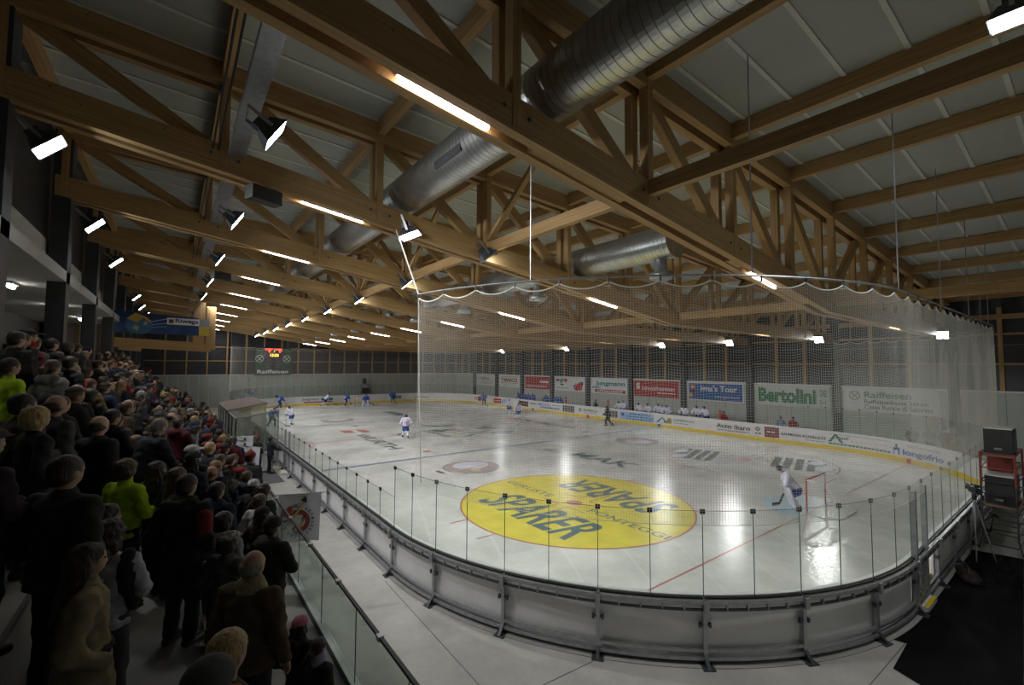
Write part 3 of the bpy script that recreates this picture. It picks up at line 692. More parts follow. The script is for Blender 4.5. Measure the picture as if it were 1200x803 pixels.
# ------------------------------------------------------------------ adverts on the inside of the boards
def rb(y, z): return (14.985, y, z)
P15 = Plane((14.982, 0, 0), (0,-1,0), (0,0,1))     # read from inside: text runs towards -Y ; x = -Y
def adv(y0, y1): 
    return empty('board_advert', (0,0,0))
def RA(txt, y0, y1, z0, z1, m, parent, **k): return P15.text(txt, -y0, z0, abs(y0-y1), z1-z0, m, parent, **k)
def RR_(y0, y1, z0, z1, m, parent, lift=0.003): return P15.rect(-y0, z0, -y1, z1, m, parent, 'advert_print', lift)
def BARS(y0, y1, z0, z1, m, parent, seed=1, lift=0.006):
    q = random.Random(seed); y = y0
    while y > y1+0.05:
        ln = min(q.uniform(0.10,0.34), y-y1); RR_(y, y-ln, z0, z1, m, parent, lift); y -= ln+0.07
def ad(): 
    o = bpy.data.objects.new('advert', None); COL.objects.link(o); o.parent = boards; return o
a = ad(); RA('TUBE', 52.1, 50.2, 0.5, 0.85, RED, a); RR_(49.9,48.9,0.35,1.0,LBLUE,a)
a = ad(); RA('TUBE', 48.7, 47.4, 0.45, 0.85, RED, a); RR_(47.3,46.4,0.35,0.95,MAROON,a)
a = ad(); RR_(43.3,41.6,0.32,0.98,RED,a); BARS(43.1,41.8,0.6,0.7,WPAINT,a); RR_(41.5,40.3,0.32,0.95,LBLUE,a)
a = ad(); RR_(37.8,35.9,0.35,1.0,DARK,a); BARS(37.6,36.1,0.6,0.78,RED,a,3)
a = ad(); RA('MOTO', 34.0,31.9,0.68,0.95,BLUE,a); BARS(33.6,30.3,0.42,0.58,BLUE,a,5); BARS(35.5,34.3,0.7,0.9,GREY,a,6); BARS(31.5,30.0,0.82,0.9,GREY,a,4)
a = ad(); RR_(29.8,27.95,0.3,1.02,GREY,a)
for k in range(6): RR_(29.7-k*0.3,29.55-k*0.3,0.36,0.96,DARK,a,0.006)
a = ad(); RA('Raiffeisen', 26.6,24.6,0.62,0.86,GREEN,a); RA('Cassa Rurale', 26.6,24.8,0.42,0.54,GREY,a)
P15.disc(-27.1,0.72,0.2,0.2,GREEN,a,'advert_print'); P15.line(-27.2,0.62,-27.0,0.82,0.05,WPAINT,a,'advert_print',0.006); P15.line(-27.2,0.82,-27.0,0.62,0.05,WPAINT,a,'advert_print',0.006)
a = ad(); RR_(23.7,22.0,0.3,1.02,GREY,a)
for k in range(5): RR_(23.6-k*0.33,23.42-k*0.33,0.36,0.96,DARK,a,0.006)
a = ad(); RR_(21.8,17.9,0.28,1.03,LBLUE,a); BARS(20.6,18.3,0.80,0.94,BLUE,a,7); BARS(21.0,18.0,0.58,0.68,BLUE,a,8); BARS(21.0,18.0,0.36,0.46,BLUE,a,9); P15.disc(-21.4,0.75,0.18,0.18,BLUE,a,'advert_print',0.006)
a = ad(); P15.poly([(-17.7,0.4),(-17.0,0.95),(-16.7,0.6),(-16.4,0.75),(-16.1,0.4)],TEAL,a,'advert_print'); P15.poly([(-17.4,0.42),(-17.0,0.8),(-16.8,0.42)],WPAINT,a,'advert_print',0.006); P15.disc(-16.3,0.62,0.25,0.28,GOLD,a,'advert_print',0.007); P15.disc(-16.3,0.62,0.12,0.16,GREEN,a,'advert_print',0.009)
RA('ALPERSICHT', 15.9,13.9,0.66,0.85,GREEN,a); BARS(15.9,14.4,0.46,0.53,GREY,a,10)
a = ad(); RA('Auto Ikaro', 12.05,9.4,0.56,0.92,DARK,a,bold=0.02); RA('www.autoikaro.it', 12.0,9.45,0.36,0.5,DARK,a); P15.disc(-8.87,0.8,0.17,0.17,DARK,a,'advert_print',0.003,28,rin=0.7); RA('Q', 8.95,8.78,0.7,0.88,DARK,a); BARS(9.05,8.65,0.42,0.52,DARK,a,13)
a = ad(); RR_(8.4,7.4,0.28,1.02,MAROON,a); BARS(8.2,7.6,0.62,0.72,WPAINT,a,11)
a = ad(); RA('KAUFMANN ACANDUCCI', 7.25,4.55,0.55,0.74,DARK,a,bold=0.02); BARS(5.7,4.6,0.39,0.44,GREY,a,12)

def curve_text(txt, s_start, wd, z0, z1, m, parent, bold=0.01, off=-0.016):
    """lettering bent along the inside of the rounded corner; runs towards decreasing s (read from the ice)"""
    V, F = text_geo(txt, bold); V = V.copy(); lo = V.min(0); hi = V.max(0)
    X = (V[:,0]-lo[0])/(hi[0]-lo[0])*wd; Z = z0+(V[:,1]-lo[1])/(hi[1]-lo[1])*(z1-z0)
    b = MB(); P = []
    for x, z in zip(X, Z):
        q = rink_pt(s_start-x, off); P.append((q[0],q[1],z))
    b.add(P, F); return b.build('lettering', m, parent)
SR = SL1+SLA+SL2+SLA                            # s at the start of the right straight (y=4.5)
def s_of(y): # right side: s for a given y in the corner
    return SR-RR*math.asin(min(1,(4.5-y)/RR)) if y < 4.5 else SR+y-4.5
def curve_rect(sa, sb, z0, z1, m, parent, off=-0.014):
    b = MB(); S = np.linspace(sa, sb, 10)
    for i in range(9):
        p = rink_pt(S[i], off); q = rink_pt(S[i+1], off); b.quad((p[0],p[1],z0),(q[0],q[1],z0),(q[0],q[1],z1),(p[0],p[1],z1))
    return b.build('advert_print', m, parent)
a = ad(); curve_text('kreatif', s_of(4.1), 0.9, 0.72, 0.92, DARK, a); curve_text('^', s_of(4.4), 0.9, 0.5, 1.0, GREEN, a, 0.0); curve_rect(s_of(4.3), s_of(0.98), 1.0, 1.02, GREEN, a)
for k in range(16): curve_rect(s_of(4.35)-0.22*k, s_of(4.35)-0.22*k-0.17, 0.34, 0.44, GREEN, a)
for k in range(9): curve_rect(s_of(3.1)-0.27*k, s_of(3.1)-0.27*k-0.14, 0.68, 0.70, GREY, a)
a = ad(); curve_text('longofrio', s_of(0.35), 2.5, 0.30, 0.72, BLUE, a, 0.03); curve_text('PISTE DI PATTINAGGIO', s_of(0.1), 2.0, 0.86, 0.98, GREY, a)
curve_rect(s_of(0.82), s_of(0.5), 0.35, 0.75, BLUE, a); curve_rect(s_of(0.76), s_of(0.58), 0.30, 0.6, WPAINT, a, -0.018); curve_rect(s_of(0.7), s_of(0.6), 0.75, 0.95, BLUE, a)
# far end boards
PF = Plane((0, 55.982, 0), (1,0,0), (0,0,1))
a = ad(); PF.text('Jungmann', -6.4, 0.6, 2.0, 0.4, TEAL, a); PF.rect(-4.1, 0.62, -2.6, 0.92, TEAL, a, 'advert_print'); PF.rect(-6.2, 0.36, -2.7, 0.5, RED, a, 'advert_print')
a = ad(); PF.text('Bertolini', 6.6-1.0, 0.42, 2.6, 0.62, GREEN, a, bold=0.03)
a = ad(); curve_text('minus', 2*SL1+2*SLA+SL2+SLA*0.80, 2.0, 0.45, 0.8, TEAL, a)

# ------------------------------------------------------------------ protective nets
def net(s0, s1, ztop_, zbot_, step, cord, label, hang, off=0.16, sag=0.13, zstep=None):
    t = empty('safety_net', (0,0,0), 0, label, 'net', 'end nets')
    ns = int(abs(s1-s0)/step); S = np.linspace(s0, s1, ns+1); zs = zstep or step; nz = int((ztop_-zbot_)/zs)
    nh = int(round(abs(s1-s0)/hang))
    XY = np.array([rink_pt(s, off)[:4] for s in S]); u = (S-s0)/(s1-s0)*nh; fr = u-np.floor(u)
    dip = 4*fr*(1-fr)*sag
    T = np.linspace(0, 1, nz+1)
    Z = ztop_-dip[:,None]*(1-T[None,:])**1.5*1.0-(ztop_-zbot_)*T[None,:]
    # slight billow outwards
    bl_ = 0.012*np.sin(u*2.1)[:,None]*np.sin(T*math.pi)[None,:]
    X = XY[:,0,None]+XY[:,2,None]*bl_; Y = XY[:,1,None]+XY[:,3,None]*bl_
    P = np.stack([X, Y, Z], -1)                # ns+1, nz+1, 3
    N = np.stack([XY[:,2], XY[:,3], 0*XY[:,2]], -1)[:,None,:]; TT = np.stack([-XY[:,3], XY[:,2], 0*XY[:,2]], -1)[:,None,:]
    V = []; F = []
    def strips(A, d1, d2, axis):
        # triangular prisms along each cord
        offs_ = [d1*1.0, -0.5*d1+0.87*d2, -0.5*d1-0.87*d2]
        base = sum(len(v) for v in V)
        G = np.stack([A+o*cord for o in offs_], 2)
        V.append(G.reshape(-1, 3)); idx = base+np.arange(G.shape[0]*G.shape[1]*3).reshape(G.shape[0], G.shape[1], 3)
        for k in range(3):
            k2 = (k+1) % 3
            if axis == 0: q = np.stack([idx[:-1,:,k], idx[1:,:,k], idx[1:,:,k2], idx[:-1,:,k2]], -1)
            else: q = np.stack([idx[:,:-1,k], idx[:,1:,k], idx[:,1:,k2], idx[:,:-1,k2]], -1)
            F.append(q.reshape(-1, 4))
    up = np.zeros_like(N); up[...,2] = 1
    strips(P[::3], N[::3], up[::3], 0)
    vi = np.unique(np.round(np.linspace(0, nz, 9)).astype(int)); strips(P[:,vi], N, TT, 1)
    V = np.concatenate(V); F = np.concatenate(F)
    me = bpy.data.meshes.new('net_mesh'); me.vertices.add(len(V)); me.vertices.foreach_set('co', V.ravel())
    me.loops.add(F.size); me.loops.foreach_set('vertex_index', F.ravel().astype(np.int32)); me.polygons.add(len(F))
    me.polygons.foreach_set('loop_start', np.arange(0, F.size, 4, dtype=np.int32)); me.update(calc_edges=True)
    me.materials.append(NETM); tag(link('net_mesh', me, t), kind='stuff')
    b = MB(); b.tube([(XY[i,0],XY[i,1],ztop_-dip[i]) for i in range(0, ns+1, max(1,int(0.1/step)))], 0.016, 5); b.build('edge_rope', NETM, t)
    b = MB(); b.tube([(x,y,zbot_) for x,y in XY[::8,:2]], 0.006, 4); b.build('edge_rope', NETM, t)
    b = MB(); b.tube([(x,y,ztop_+0.09) for x,y in XY[::6,:2]]+[(XY[-1,0],XY[-1,1],ztop_+0.09)], 0.022, 6); b.build('support_bar', STEEL, t)
    b = MB(); b.tube([(0,0,-0.02),(0,0,0.11)], 0.02, 5); hk = b.mesh('hook'); hk.materials.append(DSTEEL)
    for k in range(nh+1):
        q = rink_pt(s0+(s1-s0)*k/nh, off); link('hook', hk, t, Matrix.Translation((q[0],q[1],ztop_)))
    return t, XY
sA = SL1+1.2; sB = SR-0.5
net1, XY1 = net(sA, sB, 7.06, 2.48, 0.052, 0.0022, 'white knotted safety net hanging round the near end of the rink', 0.95)
for s in np.linspace(sA+3.2, sB-1.0, 9):
    q = rink_pt(s, 0.16); zt = max(zbot(q[0])+0.1, ztop(q[0])-0.45 if abs(((q[1]-TY[1]+3.08) % 6.16)-3.08) > 0.5 else zbot(q[0]))
    b = MB(); b.tube([(q[0],q[1],7.15),(q[0],q[1],zt)], 0.014, 5); b.build('hanging_chain', STEEL, net1)
q = rink_pt(sA, 0.16); b = MB(); b.tube([(q[0],q[1],7.15),(q[0]+0.1,TY[2]-0.25,zbot(q[0])+0.02)], 0.02, 6); b.build('stay_rod', NETM, net1)
b = MB(); q0 = rink_pt(sA, 0.16); b.tube([(q0[0],q0[1],7.05),(q0[0]-0.02,q0[1]-0.15,5),(q0[0]-0.1,q0[1]-0.5,2.7)], 0.012, 5); b.build('edge_rope', NETM, net1)
sC = 2*SL1+2*SLA+SL2+0.5; sD = STOT-0.5
net2, XY2 = net(sC, sD, 7.2, 2.4, 0.10, 0.0030, 'white safety net hanging round the far end below the scoreboard', 1.0)
for s in np.linspace(sC, sD, 8):
    q = rink_pt(s, 0.16); b = MB(); b.tube([(q[0],q[1],7.28),(q[0],q[1],zbot(q[0])+0.2)], 0.012, 4); b.build('hanging_chain', STEEL, net2)

# ------------------------------------------------------------------ goals
GNET = mat('goal_net_white', (0.75,0.76,0.74), 0.7)
GPOST = mat('goal_red', (0.45,0.03,0.03), 0.4)
def goal(y, sg, label):
    t = empty('hockey_goal', (0,y,0), 0 if sg > 0 else math.pi, label, 'goal', 'hockey goals')   # opening towards +Y local
    for sx in (-1,1):
        b = MB(); b.tube([(sx*0.915,0,0),(sx*0.915,0,1.22)], 0.03, 8); b.build('goal_post', GPOST, t, True)
    b = MB(); b.tube([(-0.94,0,1.22),(0.94,0,1.22)], 0.03, 8); b.build('crossbar', GPOST, t, True)
    base = [(-0.915,0,0.03),(-1.15,-0.6,0.03),(-0.75,-1.05,0.03),(0.75,-1.05,0.03),(1.15,-0.6,0.03),(0.915,0,0.03)]
    b = MB(); b.tube(base, 0.025, 6); b.build('base_frame', WHITE, t, True)
    top = [(-0.915,0,1.22),(-0.95,-0.35,1.2),(-0.6,-0.55,1.2),(0.6,-0.55,1.2),(0.95,-0.35,1.2),(0.915,0,1.22)]
    b = MB(); b.tube(top, 0.02, 6); b.build('top_frame', WHITE, t, True)
    for sx in (-1,1):
        b = MB(); b.tube([(sx*0.6,-0.55,1.2),(sx*0.75,-1.05,0.03)], 0.012, 5); b.build('back_stay', WHITE, t)
    # net: cords between top frame and base frame plus a mesh on the roof
    b = MB()
    def samp(pl, n):
        pl = [Vector(p) for p in pl]; L = [0]
        for i in range(1, len(pl)): L.append(L[-1]+(pl[i]-pl[i-1]).length)
        out = []
        for k in range(n+1):
            d = L[-1]*k/n; i = max(j for j in range(len(L)-1) if L[j] <= d+1e-9); f = (d-L[i])/(L[i+1]-L[i]); out.append(pl[i].lerp(pl[i+1], f))
        return out
    A = samp(top, 44); Bs = samp(base, 44)
    for p, q in zip(A, Bs): b.tube([p, p.lerp(q,0.5)+Vector((0,0.03,0)), q], 0.003, 3, False)
    for f in np.linspace(0.06, 0.94, 16): b.tube([p.lerp(q, f) for p, q in zip(A, Bs)], 0.003, 3, False)
    for x in np.linspace(-0.88, 0.88, 24): b.tube([(x,0,1.22),(x,-0.5 if abs(x) < 0.6 else -0.4,1.2)], 0.004, 3, False)
    for yy in np.linspace(-0.06, -0.5, 9): b.tube([(-0.9,yy,1.21),(0.9,yy,1.21)], 0.004, 3, False)
    tag(b.build('goal_net', GNET, t), kind='stuff')
    return t
goal(0, 1, 'red-posted hockey goal behind the near goalkeeper'); goal(52, -1, 'hockey goal behind the blue goalkeeper at the far end')

# ================================================================== BANNERS, SCOREBOARD, SIGN
PB = Plane((XR-0.045, 0, 0), (0,-1,0), (0,0,1))
def banner(y0, y1, z0, z1, m, label):
    t = empty('wall_banner', (XR-0.03,(y0+y1)/2,z0), 0, label, 'banner', 'banners on the bench-side wall')
    o = B('sheet', m, t, (0.0,0.02,-(y0-y1)/2,(y0-y1)/2,0,z1-z0)); return t
class LP:   # plane local to a banner: x 0..1 from left, y 0..1 from bottom
    def __init__(s, t, y0, y1, z0, z1): s.t = t; s.w = y0-y1; s.h = z1-z0; s.P = Plane((-0.004, s.w/2, 0), (0,-1,0), (0,0,1))
    def text(s, txt, x0, x1, a, b, m, **k): return s.P.text(txt, x0*s.w, a*s.h, (x1-x0)*s.w, (b-a)*s.h, m, s.t, **k)
    def rect(s, x0, x1, a, b, m, lift=0.003): return s.P.rect(x0*s.w, a*s.h, x1*s.w, b*s.h, m, s.t, 'print', lift)
    def bars(s, x0, x1, a, b, m, seed=1, lift=0.007):
        q = random.Random(seed); x = x0
        while x < x1-0.01:
            ln = min(q.uniform(0.025,0.08), x1-x); s.rect(x, x+ln, a, b, m, lift); x += ln+0.014
    def poly(s, pts, m, lift=0.004): return s.P.poly([(x*s.w,y*s.h) for x,y in pts], m, s.t, 'print', lift)
    def disc(s, x, y, r, m, lift=0.004, rin=0.0): return s.P.disc(x*s.w, y*s.h, r, r, m, s.t, 'print', lift, 32, rin)
def cross_logo(P, t, cx, cy, r, m, bg):
    P.disc(cx, cy, r, r, m, t, 'emblem', 0.004, 36, rin=0.86)
    for a in (-1,1):
        P.line(cx-0.55*r, cy-a*0.55*r, cx+0.55*r, cy+a*0.55*r, 0.16*r, m, t, 'emblem', 0.006)
        P.poly([(cx+a*0.62*r,cy+0.62*r),(cx+a*0.28*r,cy+0.55*r),(cx+a*0.55*r,cy+0.28*r)][::a], m, t, 'emblem', 0.006)
SH = mat('banner_white', (0.74,0.75,0.76), 0.6, 0, 0.04, 1.5); SHR = mat('banner_red', (0.42,0.03,0.035), 0.6, 0, 0.06, 1.5); SHB = mat('banner_blue', (0.03,0.12,0.36), 0.6, 0, 0.06, 1.5)
def bn(y0, y1, m, label, z0=2.30, z1=3.93): t = banner(y0, y1, z0, z1, m, label); return LP(t, y0, y1, z0, z1)
q = bn(4.68, -0.45, SH, 'white banner with green lettering and crossed emblem in a ring, nearest'); q.text('Raiffeisen',0.25,0.74,0.60,0.88,GREEN,bold=0.02); q.text('Raiffeisenkasse Salurn',0.25,0.90,0.36,0.54,DARK); q.text('Cassa Rurale di Salorno',0.25,0.94,0.12,0.32,DARK); cross_logo(q.P,q.t,0.14*q.w,0.68*q.h,0.32,GREEN,WPAINT)
q = bn(10.8, 5.5, mat('banner_pale_green',(0.60,0.64,0.60),0.6), 'pale banner with large dark green lettering'); q.text('Bertolini',0.05,0.84,0.16,0.88,GREEN,bold=0.05); q.text('CASE',0.88,0.97,0.55,0.85,GREEN); q.text('S.r.l.',0.88,0.97,0.2,0.4,GREEN)
q = bn(17.0, 11.75, SH, 'blue travel banner in a white border with white lettering'); q.rect(0.03,0.98,0.05,0.95,SHB); q.text("Igna's Tour",0.26,0.90,0.42,0.86,WPAINT,lift=0.008,bold=0.02); q.text('www.ignas-tour.it',0.52,0.93,0.16,0.32,WPAINT,lift=0.008); q.disc(0.11,0.72,0.22,ORANGE,0.006); q.disc(0.11,0.50,0.24,DARK,0.007); q.disc(0.07,0.28,0.2,GOLD,0.008); q.disc(0.16,0.42,0.12,RED,0.009)
q = bn(23.1, 17.9, SHR, 'dark red banner with white lettering behind the white team bench'); q.text('S',0.05,0.14,0.45,0.85,WPAINT,bold=0.05,lift=0.006); q.text('Schmidhammer',0.18,0.93,0.40,0.66,WPAINT,lift=0.006); q.bars(0.55,0.93,0.22,0.29,WPAINT,2)
q = bn(29.25, 24.05, SH, 'white banner with teal lettering over a red stripe'); q.text('Jungmann',0.14,0.95,0.46,0.86,TEAL,bold=0.04); q.bars(0.05,0.3,0.34,0.46,TEAL,4); q.rect(0.12,0.96,0.08,0.28,SHR); q.bars(0.2,0.9,0.14,0.22,WPAINT,3)
q = bn(35.4, 30.25, SH, 'white banner with a dark bird shape and coloured block at right'); q.text('engo',0.03,0.36,0.58,0.90,DARK,bold=0.03); q.poly([(0.33,0.9),(0.46,0.9),(0.38,0.58)],RED); q.poly([(0.17,0.52),(0.33,0.52),(0.25,0.36)],DARK); q.rect(0.05,0.45,0.18,0.24,GREY); q.poly([(0.64,0.2),(0.78,0.62),(0.94,0.66),(0.92,0.12),(0.72,0.08)],RED); q.poly([(0.62,0.34),(0.74,0.66),(0.70,0.3)],BLUE,0.006); q.poly([(0.82,0.7),(0.95,0.72),(0.95,0.45)],DARK,0.006)
q = bn(41.45, 36.4, SHR, 'bright red banner behind the blue team bench'); q.bars(0.62,0.96,0.5,0.68,WPAINT,5); q.bars(0.08,0.9,0.18,0.25,WPAINT,6)
q = bn(47.7, 42.75, SH, 'white banner with two orange stripes and dark lettering'); q.rect(0.1,0.92,0.86,0.93,ORANGE); q.rect(0.1,0.92,0.30,0.37,ORANGE); q.text('TARASCO',0.10,0.90,0.44,0.78,DARK,bold=0.04); q.bars(0.2,0.85,0.13,0.19,GREY,7)
q = bn(53.9, 48.85, SH, 'white banner with small green lettering, farthest along the wall'); q.text('Raiffeisen',0.24,0.76,0.55,0.82,GREEN,bold=0.02); q.rect(0.24,0.9,0.38,0.44,GREY); q.rect(0.24,0.9,0.18,0.24,GREY); cross_logo(q.P,q.t,0.12*q.w,0.66*q.h,0.28,GREEN,WPAINT)

# scoreboard on the far wall
sb = empty('scoreboard', (-9.33,YF-0.25,3.98), 0, 'green scoreboard with red and amber digits on the far wall', 'scoreboard')
SG = mat('scoreboard_green', (0.02,0.09,0.045), 0.55, 0, 0.06, 2)
B('cabinet', SG, sb, (-2.14,2.14,0,0.2,0,3.62)); B('display_panel', mat('display_dark',(0.03,0.03,0.035),0.4), sb, (-1.0,1.05,-0.02,0.0,0.75,3.4))
PS = Plane((0,-0.025,0), (1,0,0), (0,0,1)); PSG = Plane((0,-0.003,0), (1,0,0), (0,0,1))
LEDR = emis('led_red', (1.0,0.06,0.03), 4.0); LEDA = emis('led_amber', (1.0,0.42,0.08), 3.0); LEDG = emis('led_green', (0.2,0.9,0.1), 1.5)
PS.text('NEUMARKT', -1.0, 3.30, 0.95, 0.19, LEDR, sb, bold=0.02)
for i in range(7): PS.rect(0.1+i*0.135, 3.30, 0.21+i*0.135, 3.47, LEDR, sb, 'lamp_block')
PS.text('0', -0.6, 2.98, 0.26, 0.30, LEDR, sb, bold=0.03); PS.text('1', 0.05, 2.98, 0.1, 0.26, LEDG, sb); PS.text('0', 0.64, 2.98, 0.26, 0.30, LEDR, sb, bold=0.03); PS.text('13:33', -0.36, 2.42, 0.98, 0.36, LEDA, sb, bold=0.03)
for i in range(6):
    PS.rect(-0.9, 1.95-0.2*i, -0.2, 1.99-0.2*i, GREY, sb, 'print'); PS.rect(0.25, 1.95-0.2*i, 0.95, 1.99-0.2*i, GREY, sb, 'print')
for x in (-1.6, 1.62): cross_logo(PSG, sb, x, 2.12, 0.48, WPAINT, SG)
PSG.text('Raiffeisen', -1.85, 0.16, 3.7, 0.52, WPAINT, sb, bold=0.03)
# emblem and small dark speaker column, doors on the far wall
for x, z0, z1, wd in ((-15.0,0.0,2.3,1.1),(-9.2,0.2,2.2,1.6),(-6.6,0.2,2.2,1.4)):
    B('door_leaf', mat('door_grey',(0.50,0.53,0.50),0.5), wf, (x,x+wd,YF-0.05,YF,z0,z1))
B('poster', BLUE, wf, (-8.95,-8.55,YF-0.07,YF-0.05,0.95,1.25))
sp = empty('loudspeaker_rack', (3.0,YF-0.6,0), 0, 'black loudspeakers on a rack in front of the far wall', 'loudspeaker')
B('loudspeaker', BLACK, sp, (-0.4,0.0,-0.2,0.2,2.55,3.35)); B('loudspeaker', BLACK, sp, (-0.5,0.55,-0.2,0.3,1.15,1.95))
for x in (-0.6, 0.7): b = MB(); b.tube([(x,0,0),(x,0,2.5)], 0.03, 6); b.build('rack_leg', DSTEEL, sp)
b = MB(); b.tube([(-0.6,0,2.5),(0.7,0,2.5)], 0.03, 6); b.build('rack_bar', DSTEEL, sp)

# timber cabin end with the blue sign over the far end of the terrace
TYS = 27.0
tf = empty('timber_portal', (-20.2,TYS+0.2,0), 0, 'timber portal frame carrying the blue sign at the end of the terrace', 'timber frame')
b = MB(); b.bar((-2.4,0,6.62),(2.2,0,6.42),0.3,0.55); b.build('beam', WOOD, tf); b = MB(); b.bar((2.15,0,6.3),(2.15,0,9.0),0.5,0.4,(0,1,0)); b.build('post', WOOD, tf)
b = MB(); b.bar((1.55,0.35,6.6),(1.55,0.35,9.3),0.6,0.1,(0,1,0)); b.build('side_panel', WOOD, tf); b = MB(); b.bar((-2.2,0,6.3),(-1.2,0,6.2),0.3,0.2); b.build('bracket', WOOD, tf)
def pxy(px, py, Y):
    d = ray(px, py); t = (Y-CAM[1])/d[1]; return CAM+d*t
sg = empty('hanging_sign', (-22.6,TYS-0.1,6.9), 0, 'dark blue sign with globe and white name box on the timber portal', 'sign')
c = [pxy(133,389,TYS-0.1), pxy(233,393.5,TYS-0.1), pxy(233,373,TYS-0.1), pxy(133,363,TYS-0.1)]
o_ = Vector((-22.6,TYS-0.1,6.9)); SGB = mat('sign_blue', (0.012,0.05,0.16), 0.45, 0, 0.35, 1.2)
b = MB(); f = [tuple(Vector(p)-o_) for p in c]; k_ = [(p[0],p[1]+0.06,p[2]) for p in f]
b.quad(*f); b.quad(*k_[::-1])
for i in range(4): b.quad(f[i], k_[i], k_[(i+1) % 4], f[(i+1) % 4])
b.build('panel', SGB, sg)
sw = (c[1]-c[0]); swl = float(np.linalg.norm(sw)); shh = float(c[3][2]-c[0][2])
PSN = Plane(Vector(c[0])-o_, sw/swl, (0,0,1))
def sx_(u): return u*swl
sr_ = float(c[2][2]-c[1][2])
PSN.rect(sx_(0.60), sr_*0.55, sx_(1.0), sr_*0.92, WPAINT, sg, 'name_box', 0.006); PSN.text('Riwega', sx_(0.70), sr_*0.60, sx_(0.29), sr_*0.29, SGB, sg, bold=0.03, lift=0.012)
PSN.rect(sx_(0.615), sr_*0.60, sx_(0.685), sr_*0.86, GOLD, sg, 'emblem', 0.010); PSN.disc(sx_(0.65), sr_*0.73, 0.11, 0.10, SGB, sg, 'emblem', 0.013)
PSN.disc(sx_(0.28), sr_*0.45, 0.62, 0.55, mat('globe_blue',(0.04,0.14,0.24),0.5), sg, 'globe', 0.006)
PSN.poly([(sx_(0.2),0.25),(sx_(0.26),0.12),(sx_(0.28),0.35),(sx_(0.23),0.5)], GREY, sg, 'globe_land', 0.010); PSN.poly([(sx_(0.33),0.45),(sx_(0.38),0.55),(sx_(0.36),0.75),(sx_(0.33),0.65)], GREY, sg, 'globe_land', 0.010)
PSN.poly([(sx_(0.13),0.80),(sx_(0.26),0.62),(sx_(0.34),1.0),(sx_(0.23),1.18)], GOLD, sg, 'house_roof', 0.014); PSN.poly([(sx_(0.34),1.0),(sx_(0.42),0.72),(sx_(0.40),0.68),(sx_(0.325),0.9)], ORANGE, sg, 'house_roof', 0.014)
for a0_ in (0.9, 0.65, 0.45): PSN.poly([(sx_(0.42),a0_*0.8),(sx_(0.6),a0_*1.05),(sx_(0.6),a0_*1.0),(sx_(0.42),a0_*0.76)], LBLUE, sg, 'ray', 0.008)
PSN.rect(sx_(1.0), 0.0, sx_(1.13), sr_*0.5, mat('sign_yellow',(0.55,0.42,0.05),0.5), sg, 'end_panel', -0.02); PSN.rect(sx_(1.0), sr_*0.5, sx_(1.13), sr_*0.95, GREY, sg, 'end_panel', -0.02)

# small loudspeakers under the trusses
for i, k in enumerate((2, 4)):
    x = -18.25; t = empty('loudspeaker', (x,TY[k]-0.2,zbot(x)-0.12), 0.4, 'small black loudspeaker under the '+['second','fourth'][i]+' truss', 'loudspeaker', 'truss loudspeakers')
    b = MB(); b.box(-0.36,0.36,-0.16,0.16,-0.3,0.02); b.build('cabinet', BLACK, t); b = MB(); b.box(-0.03,0.03,-0.03,0.03,0.02,0.2); b.build('bracket', DSTEEL, t)

# ================================================================== TERRACE RAIL, FLAGS
rl = empty('glass_railing', (XRAIL,0,TZ0), 0, 'glass railing with thin dark handrail along the foot of the terrace', 'railing')
B('base_channel', mat('rail_channel',(0.55,0.58,0.55),0.4,0.4), rl, (-0.05,0.06,-11,TEY,-0.02,0.09)); B('base_edge', DSTEEL, rl, (-0.056,-0.05,-11,TEY,0.0,0.10))
B('handrail', BLACK, rl, (-0.018,0.018,-11,TEY,0.95,0.985))
y = -10.4; k = 0
while y < TEY-1.5:
    b = MB(); b.quad((0,y+0.006,0.09),(0,y+1.494,0.09),(0,y+1.494,0.95),(0,y+0.006,0.95)); b.build('glass_pane', RGLASS, rl)
    B('pane_edge', EDGE, rl, (-0.005,0.005,y-0.005,y+0.005,0.09,0.95)); B('stand_off', STEEL, rl, (-0.03,0.03,y+0.7,y+0.78,0.94,0.99)); y += 1.5
er = empty('glass_railing', (XRAIL,TEY,0), 0, 'stepped glass railing closing the far end of the terrace', 'railing')
for i in range(7):
    x1 = EDG[i]; x0 = EDG[i+1] if i < 6 else -22.3; zz = step_z(i)
    b = MB(); b.quad((x0-XRAIL+0.01,0,zz),(x1-XRAIL-0.01,0,zz),(x1-XRAIL-0.01,0,zz+0.85),(x0-XRAIL+0.01,0,zz+1.2)); b.build('glass_pane', RGLASS, er)
B('wall_foot', CONC2, rl, (0.06,0.075,-11,TEY,-TZ0-0.02,-0.02))

